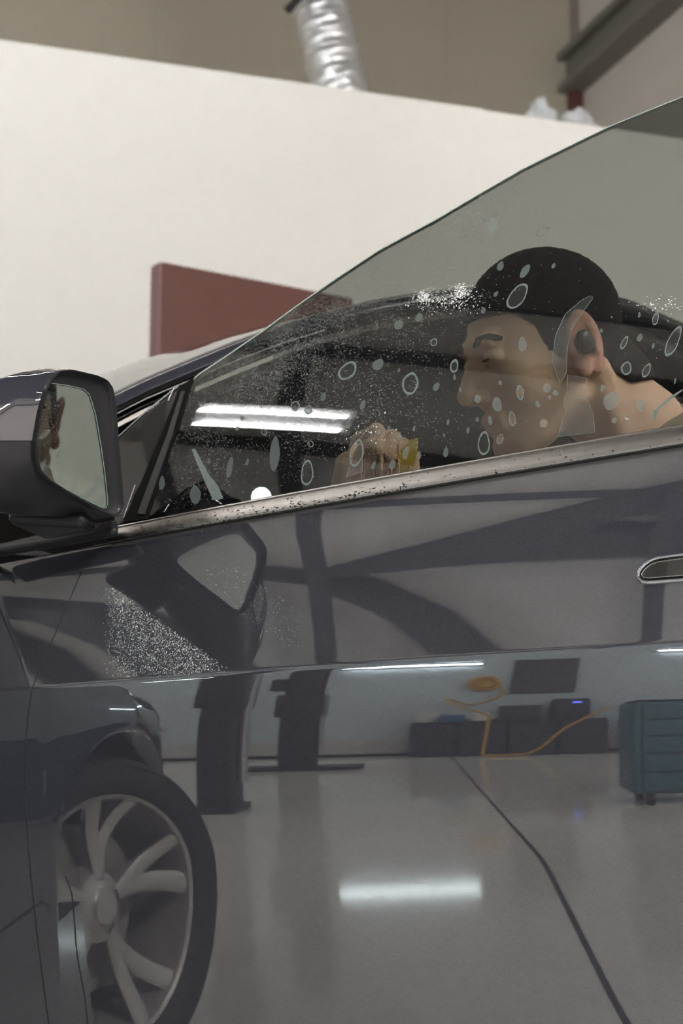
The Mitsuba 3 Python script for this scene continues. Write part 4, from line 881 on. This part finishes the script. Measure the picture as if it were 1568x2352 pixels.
# twin lamp over the open door, seen in the window
def twin(key, a, b, z, w, label, power):
    a, b = np.array([*a, z]), np.array([*b, z]); d = (b - a) / np.linalg.norm(b - a); n = np.array([-d[1], d[0], 0]); c = (a + b) / 2; L = np.linalg.norm(b - a)
    tag(key, label, 'ceiling light')
    m = rbox(L + .12, w + .16, .02, .008, (c[0], c[1], z + .06), math.atan2(d[1], d[0]), 8)
    obj(key + '__tray', m, 'm_lamp_body', smooth=40)
    for s_ in (-1, 1):
        o = n * s_ * w / 2; t = trimesh.creation.cylinder(.021, segment=[a + o, b + o], sections=12)
        scene[num(key + '__tube')] = {**mikit.ply(t, 'm_lamp_body'), 'emitter': {'type': 'area', 'radiance': rgb(*(np.array([1, .98, .95]) * power))}}
    for s_ in (-1, 1):
        p = c + d * s_ * L * .35; obj(num(key + '__hanger'), tube([p + [0, 0, .07], [p[0], p[1], CEIL]], .003, 5), 'm_steel')
twin('twin_tube_light', (-3.665, 2.525), (-3.085, 1.52), 5.0, .21, 'twin tube lamp mirrored as two white bars in the tinted window', 60)
for (x, y) in ((-2.30, 2.59), (-2.11, 2.44)):
    k = num('round_downlight'); tag(k, 'small round ceiling downlight, ' + ('left' if x < -2.2 else 'right') + ' one of the pair mirrored in the window', 'ceiling light', 'round downlights')
    obj(k + '__ring', cyl(.07, .03, (x, y, CEIL - .27), 24), 'm_lamp_body', smooth=40)
    t = cyl(.055, .01, (x, y, CEIL - .292), 24); scene[k + '__lens'] = {**mikit.ply(t, 'm_lamp_body'), 'emitter': {'type': 'area', 'radiance': rgb(200, 200, 195)}}
    obj(k + '__stem', cyl(.01, .26, (x, y, CEIL - .13), 8), 'm_lamp_body')
# joint in the floor
ja, jb = np.array([-9.0, -4.9]), np.array([.9, 1.53]); jd = (jb - ja) / np.linalg.norm(jb - ja); c = (ja + jb) / 2
obj('floor__joint', box(np.linalg.norm(jb - ja), .014, .004, (c[0], c[1], .001), math.atan2(jd[1], jd[0])), 'm_joint')
# far wall: skirting, lamp, workbench and tools
FW = (HALL[1] - HALL[0]) / np.linalg.norm(HALL[1] - HALL[0]); FN = np.array([-FW[1], FW[0]]); FA = math.atan2(FW[1], FW[0])
def fw(x, off, z): 
    t = (x - HALL[0][0]) / FW[0]; p = HALL[0] + FW * t + FN * off; return np.array([p[0], p[1], z])
mat('m_wall_low', ts({'type': 'diffuse', 'reflectance': rgb(.56, .55, .54)}))
LW = np.linalg.norm(HALL[1] - HALL[0])
cm = (HALL[0] + HALL[1]) / 2
obj('trim_2', box(LW, .03, .42, (*(cm + FN * .016), .21), FA), 'm_wall_low', kind='structure', label='paler grey band along the foot of the far wall')
obj('baseboard_far', box(LW, .05, .07, (*(cm + FN * .026), .035), FA), 'm_rubber', kind='structure', label='black skirting of the far wall')
def wall_led(key, x0, x1, z, label, power):
    a, b = fw(x0, .09, z), fw(x1, .09, z); tag(key, label, 'wall light', 'wall lamps of the far wall')
    c = (a + b) / 2; obj(key + '__housing', rbox(np.linalg.norm(b - a) + .06, .05, .07, .012, tuple(c - np.array([*FN, 0]) * .055), FA, 8), 'm_lamp_body', smooth=40)
    scene[key + '__tube'] = {**mikit.ply(trimesh.creation.cylinder(.022, segment=[a, b], sections=10), 'm_lamp_body'), 'emitter': {'type': 'area', 'radiance': rgb(*(np.array([.88, 1, 1]) * power))}}
wall_led('wall_light', -10.64, -9.56, 2.66, 'cool LED tube on the far wall over the workbench', 60)
wall_led('wall_light_001', -8.25, -7.2, 2.95, 'cool LED tube on the far wall right of the dark board', 60)
wall_led('wall_light_002', -12.4, -11.3, 2.9, 'cool LED tube on the far wall left of the lift posts', 60)
mat('m_bench', ts({'type': 'principled', 'base_color': rgb(.035, .037, .047), 'roughness': .5, 'specular': .4}))
mat('m_teal', ts({'type': 'principled', 'base_color': rgb(.022, .085, .105), 'roughness': .4, 'specular': .5}))
mat('m_blue', ts({'type': 'principled', 'base_color': rgb(.02, .12, .25), 'roughness': .4, 'specular': .5}))
mat('m_hose', ts({'type': 'principled', 'base_color': rgb(.55, .32, .04), 'roughness': .5, 'specular': .4}))
mat('m_navy', ts({'type': 'principled', 'base_color': rgb(.022, .024, .036), 'roughness': .4, 'specular': .5}))
tag('workbench', 'dark workbench against the far wall', 'workbench')
c = fw(-9.30, .38, 0)
obj('workbench__top', rbox(2.3, .66, .05, .008, (c[0], c[1], .80), FA, 8), 'm_bench', smooth=40)
for k, x in enumerate(np.linspace(-9.83, -8.77, 4)): cc = fw(x, .40, 0); obj(num('workbench__drawer_unit'), rbox(.56, .58, .76, .012, (cc[0], cc[1], .39), FA, 8), 'm_bench', smooth=40)
def bench_item(key, mesh, m, label, cat, grp=None): obj(num(key), mesh, m, smooth=40, label=label, cat=cat, group=grp)
p = fw(-9.88, .40, 0); bench_item('paper_roll', cyl(.13, .30, (p[0], p[1], .976), 24), 'm_flat_white', 'white paper roll at the left end of the workbench', 'paper roll')
p = fw(-9.70, .58, 0); bench_item('storage_box', rbox(.30, .16, .18, .012, (p[0], p[1], .917), FA, 8), 'm_blue', 'blue storage box on the workbench', 'box')
p = fw(-9.50, .56, 0); bench_item('cleaning_bucket', cyl(.12, .22, (p[0], p[1], .937), 24), 'm_flat_white', 'pale bucket on the workbench', 'bucket')
bench_item('film_roll', trimesh.creation.cylinder(.06, segment=[fw(-9.62, .20, .887), fw(-9.22, .20, .887)], sections=20), 'm_flat_white', 'white film roll lying along the workbench', 'film roll')
p = fw(-9.22, .45, 0); bench_item('tool_case', rbox(.50, .30, .40, .02, (p[0], p[1], 1.027), FA, 8), 'm_bench', 'dark tool case on the workbench', 'case')
p = fw(-8.86, .36, 0); bench_item('compressor', rbox(.46, .40, .56, .05, (p[0], p[1], 1.107), FA, 10), 'm_bench', 'dark compressor unit with a blue light on the workbench', 'compressor')
q_ = fw(-8.82, .57, 1.28); scene['compressor__light'] = {**mikit.ply(rbox(.10, .03, .04, .006, tuple(q_), FA, 8), 'm_blue'), 'emitter': {'type': 'area', 'radiance': rgb(.6, .8, 6)}}
p = fw(-8.20, .36, 0); bench_item('steel_locker', rbox(.62, .50, 1.02, .02, (p[0], p[1], .51), FA, 8), 'm_bench', 'dark low locker beside the workbench', 'locker')
for k, x in enumerate((-8.32, -8.10)): q_ = fw(x, .612, 0); obj(num('steel_locker__panel'), rbox(.18, .012, .6, .004, (q_[0], q_[1], .62), FA, 8), 'm_wall_low', smooth=40)
q_ = fw(-9.06, .05, 0); obj('wall_board', rbox(.80, .04, 1.15, .01, (q_[0], q_[1], 2.18), FA, 8), 'm_navy', smooth=40, label='dark board hanging on the far wall above the workbench', cat='board')
hc = fw(-9.50, .14, 1.92); tag('hose_reel', 'yellow air hose reel on the far wall', 'hose reel')
nrm = np.array([*FN, 0]); wv = np.array([*FW, 0]); zv = np.array([0, 0, 1.0])
obj('hose_reel__drum', trimesh.creation.cylinder(.12, segment=[hc - nrm * .12, hc + nrm * .06], sections=24), 'm_hose', smooth=40)
obj('hose_reel__rim', ringtorus(.17, .045, hc, nrm), 'm_hose', smooth=True)
hpts = catmull(np.array([hc + wv * .17, hc + wv * .25 - zv * .3 + nrm * .05, hc - wv * .15 - zv * .62 + nrm * .1, hc - wv * .40 - zv * .45 + nrm * .1, hc - wv * .30 - zv * .68 + nrm * .75, hc + wv * .1 - zv * 1.0 + nrm * .85, hc + wv * .05 - zv * 1.89 + nrm * .95, hc + wv * .5 - zv * 1.88 + nrm * .95, hc + wv * 1.0 - zv * 1.3 + nrm * .90, hc + wv * 1.5 - zv * .78 + nrm * .80]), 90)
obj('hose_reel__hose', tube(hpts, .022, 8), 'm_hose', smooth=True, label='yellow air hose')
# lift posts
def lift(key, x, y, w, d, h, ang, label, base):
    k = num('lift_post'); tag(k, label, 'car lift post')
    obj(k + '__column', rbox(w, d, h, .02, (x, y, h / 2 + .03), ang, 8), 'm_navy', smooth=40)
    obj(k + '__base_plate', rbox(*base, .06, .012, (x, y, .031), ang, 8), 'm_navy', smooth=40)
    obj(k + '__carriage', rbox(w * 1.35, d * 1.25, .5, .02, (x, y, 1.25), ang, 8), 'm_navy', smooth=40)
    obj(k + '__cylinder_rod', cyl(.035, h - .3, (x + math.cos(ang) * w * .6, y + math.sin(ang) * w * .6, h / 2 + .1), 14), 'm_chrome', smooth=40)
    obj(k + '__control_box', rbox(.22, .16, .34, .02, (x - math.cos(ang) * w * .7, y - math.sin(ang) * w * .7, 1.75), ang, 8), 'm_bench', smooth=40)
lift(0, -4.28, -.06, .22, .24, 2.45, FA, 'nearer dark lift post standing on the bay floor', (.26, .4))
lift(1, -7.95, -2.35, .36, .30, 2.6, FA, 'farther dark lift post with a wide foot', (1.25, .6))
# teal tool cabinet on castors
tc_ = np.array([-2.66, -2.28]); tag('tool_cabinet', 'teal tool cabinet on castors', 'tool cabinet')
obj('tool_cabinet__body', rbox(1.15, .55, .84, .02, (tc_[0], tc_[1], .52), FA, 8), 'm_teal', smooth=40)
for k in range(5):
    q_ = np.r_[tc_ + FN * .28, .18 + .155 * k]; obj(num('tool_cabinet__drawer'), rbox(1.05, .03, .14, .008, (q_[0], q_[1], q_[2] + .02), FA, 8), 'm_teal', smooth=40)
for a in (-1, 1):
    for b in (-1, 1):
        q_ = tc_ + FW * a * .48 + FN * b * .2; obj(num('tool_cabinet__castor'), trimesh.creation.cylinder(.055, segment=[np.r_[q_ - FW * .02, .055], np.r_[q_ + FW * .02, .055]], sections=20), 'm_rubber', smooth=40)
q_ = tc_; obj('tool_cabinet__top_mat', rbox(1.1, .5, .02, .005, (q_[0], q_[1], 0.952), FA, 8), 'm_rubber', smooth=40)


# ------------------------------------------------------------------ the car's own front end, mirrored in its open door
mat('m_alloy', ts({'type': 'principled', 'base_color': rgb(.36, .35, .34), 'roughness': .35, 'metallic': .6, 'specular': .6}))
mat('m_tyre', ts({'type': 'principled', 'base_color': rgb(.014, .014, .015), 'roughness': .6, 'specular': .3}))
AW = -.815; CB = body(AW, -.085, .335); STEER = math.radians(-57 + 24)
AX = np.array([math.cos(STEER), math.sin(STEER), 0]); AT = np.cross([0, 0, 1.0], AX)
def wp(r_, a, off): return CB + AX * off + r_ * (np.cos(a) * AT + np.sin(a) * np.array([0, 0, 1.0]))
def wheel_lathe(prof, n=96):
    a = np.linspace(0, 2 * np.pi, n, endpoint=False); P = np.array([[CB + AX * off + r_ * (math.cos(t) * AT + math.sin(t) * np.array([0, 0, 1.0])) for t in a] for r_, off in prof]); return grid_mesh(P, wrap=True, flip=True)
W_ = 'car__front_wheel__'
obj(W_ + 'tyre', wheel_lathe([(.238, .060), (.246, .085), (.262, .098), (.285, .106), (.288, .103), (.306, .100), (.309, .103), (.322, .092), (.331, .074), (.334, .04), (.335, 0), (.334, -.05), (.331, -.09), (.31, -.125), (.27, -.13), (.238, -.09)]), 'm_tyre', smooth=35)
for off in (-.03, .01, .05): obj(num(W_ + 'tread_groove'), wheel_lathe([(.3345, off - .006), (.3362, off), (.3345, off + .006)], 64), 'm_rubber', smooth=30)
obj(W_ + 'rim', wheel_lathe([(.236, .070), (.243, .082), (.239, .090), (.232, .084), (.226, .05), (.220, -.02), (.215, -.09), (.236, -.09)]), 'm_alloy', smooth=35)
obj(W_ + 'brake_disc', wheel_lathe([(.0, -.02), (.165, -.02), (.165, -.045), (0, -.045)], 64), 'm_steel', smooth=30)
obj(W_ + 'hub', wheel_lathe([(0, .062), (.028, .060), (.036, .050), (.060, .040), (.072, .02), (.072, -.02), (0, -.02)], 48), 'm_alloy', smooth=35)
def spoke(a0, lean):
    P = []
    for t in np.linspace(0, 1, 9):
        r_ = .05 + .186 * t; a = a0 + lean * (.04 + .20 * t ** 1.3); off = .040 + .034 * t - .02 * math.sin(math.pi * t); w = .014 + .008 * t; d = .03 - .012 * t
        c = wp(r_, a, off); tn = -math.sin(a) * AT + math.cos(a) * np.array([0, 0, 1.0])
        P.append([c - tn * w, c - tn * w * .45 + AX * .008, c + tn * w * .45 + AX * .008, c + tn * w, c + tn * w * .6 - AX * d, c - tn * w * .6 - AX * d])
    return grid_mesh(np.array(P), wrap=True)
for k in range(5):
    for ln in (-1, 1): m = spoke(math.radians(90 + 8 + 72 * k), ln); m.fix_normals(); obj(num(W_ + 'spoke'), m, 'm_alloy', smooth=35)
def front_section(a):
    X = a - AW
    side = np.interp(a, [-1.92, -1.86, -1.74, -1.55, -1.32, -1.1, -.83, -.6, -.14], [-.62, -.46, -.30, -.14, -.04, .01, .028, .014, -.01])
    top = np.interp(a, [-1.92, -1.7, -1.3, -.87, -.5, -.14, .05], [.70, .79, .88, .93, .965, 1.0, 1.02]); sh = np.interp(a, [-1.92, -1.7, -1.3, -.87, -.5, -.14], [.66, .74, .83, .88, .90, .935])
    low = .24 if X > 0 else .36 + .24 * min(1, (-X - .385) / .5)
    if abs(X) < .385: low = .335 + math.sqrt(max(0, .385 ** 2 - X ** 2))
    m = lambda t: side - t
    return [(side - .03, low), (side, low + .012), (side + .006, low + .03), (side + .002, (low + sh) / 2), (side - .012, sh - .05), (side - .035, sh - .012), (side - .075, sh + .012), (side * .6 - .19, sh + (top - sh) * .45), (side * .3 - .42, top - .005), (-.90, top + .02)]
XS = np.r_[np.linspace(-1.92, AW - .40, 26), AW + np.linspace(-.3849, .3849, 47), np.linspace(AW + .40, -.15, 14)]
P = np.array([[body(a, w, z) for w, z in front_section(a)] for a in XS]); m1 = grid_mesh(P, flip=True)
P2 = np.array([[body(a, -1.8 - w, z) for w, z in front_section(a)] for a in XS]); m2 = grid_mesh(P2)
obj('car__front_fender', m1, 'm_paint_plain', smooth=35, label='dark grey front fender and bonnet ahead of the open door')
obj('car__far_fender', m2, 'm_paint_plain', smooth=35)
obj('car__cowl', grid_mesh(np.array([[body(a, w, z) for w, z in ((-.02, .93), (-.12, .965), (-.45, 1.0), (-.9, 1.03), (-1.35, 1.0), (-1.75, .93))] for a in (-.15, -.05, .05)]), flip=True), 'm_black', smooth=40, label='black cowl under the windscreen')
lin_ = np.array([[body(AW + .40 * math.cos(t), w, .335 + .40 * math.sin(t)) for w in (-.01, -.30)] for t in np.linspace(-.3, math.pi + .3, 40)])
obj('car__arch_liner', grid_mesh(lin_), 'm_rubber', smooth=40, label='black liner of the wheel arch')
obj('car__headlight', rbox(.20, .10, .07, .03, tuple(body(-1.66, -.22, .72)), EA + math.radians(48), 12), 'm_chrome', smooth=50, label='headlamp at the corner of the front fender')
front = np.array([[body(-1.92, w, z) for w in np.linspace(-.60, -1.20, 5)] for z in (.60, .64, .68)])
obj('car__front_bumper', grid_mesh(front, flip=True), 'm_paint_plain', smooth=30)
c = body(AW, -1.70, .335); obj('car__far_front_wheel', trimesh.creation.cylinder(.335, segment=[c - BN * .10, c + BN * .10], sections=40), 'm_tyre', smooth=40)

tp = at_depth(600, 1142, 1.93)  # added glowing disc stands in for a bright highlight by the wheel
tag('glare_disc', 'added glowing disc by the steering wheel standing in for a white glare low in the window', 'glare_disc')
obj('glare_disc__body', trimesh.creation.cylinder(.0125, segment=[tp + [-.01, .05, -.005], tp + [0, .012, 0]], sections=20), 'm_black', smooth=40)
scene['glare_disc__lens'] = {**mikit.ply(trimesh.creation.cylinder(.014, segment=[tp + [0, .012, 0], tp], sections=24), 'm_lamp_body'), 'emitter': {'type': 'area', 'radiance': rgb(3, 3.3, 3.2)}}
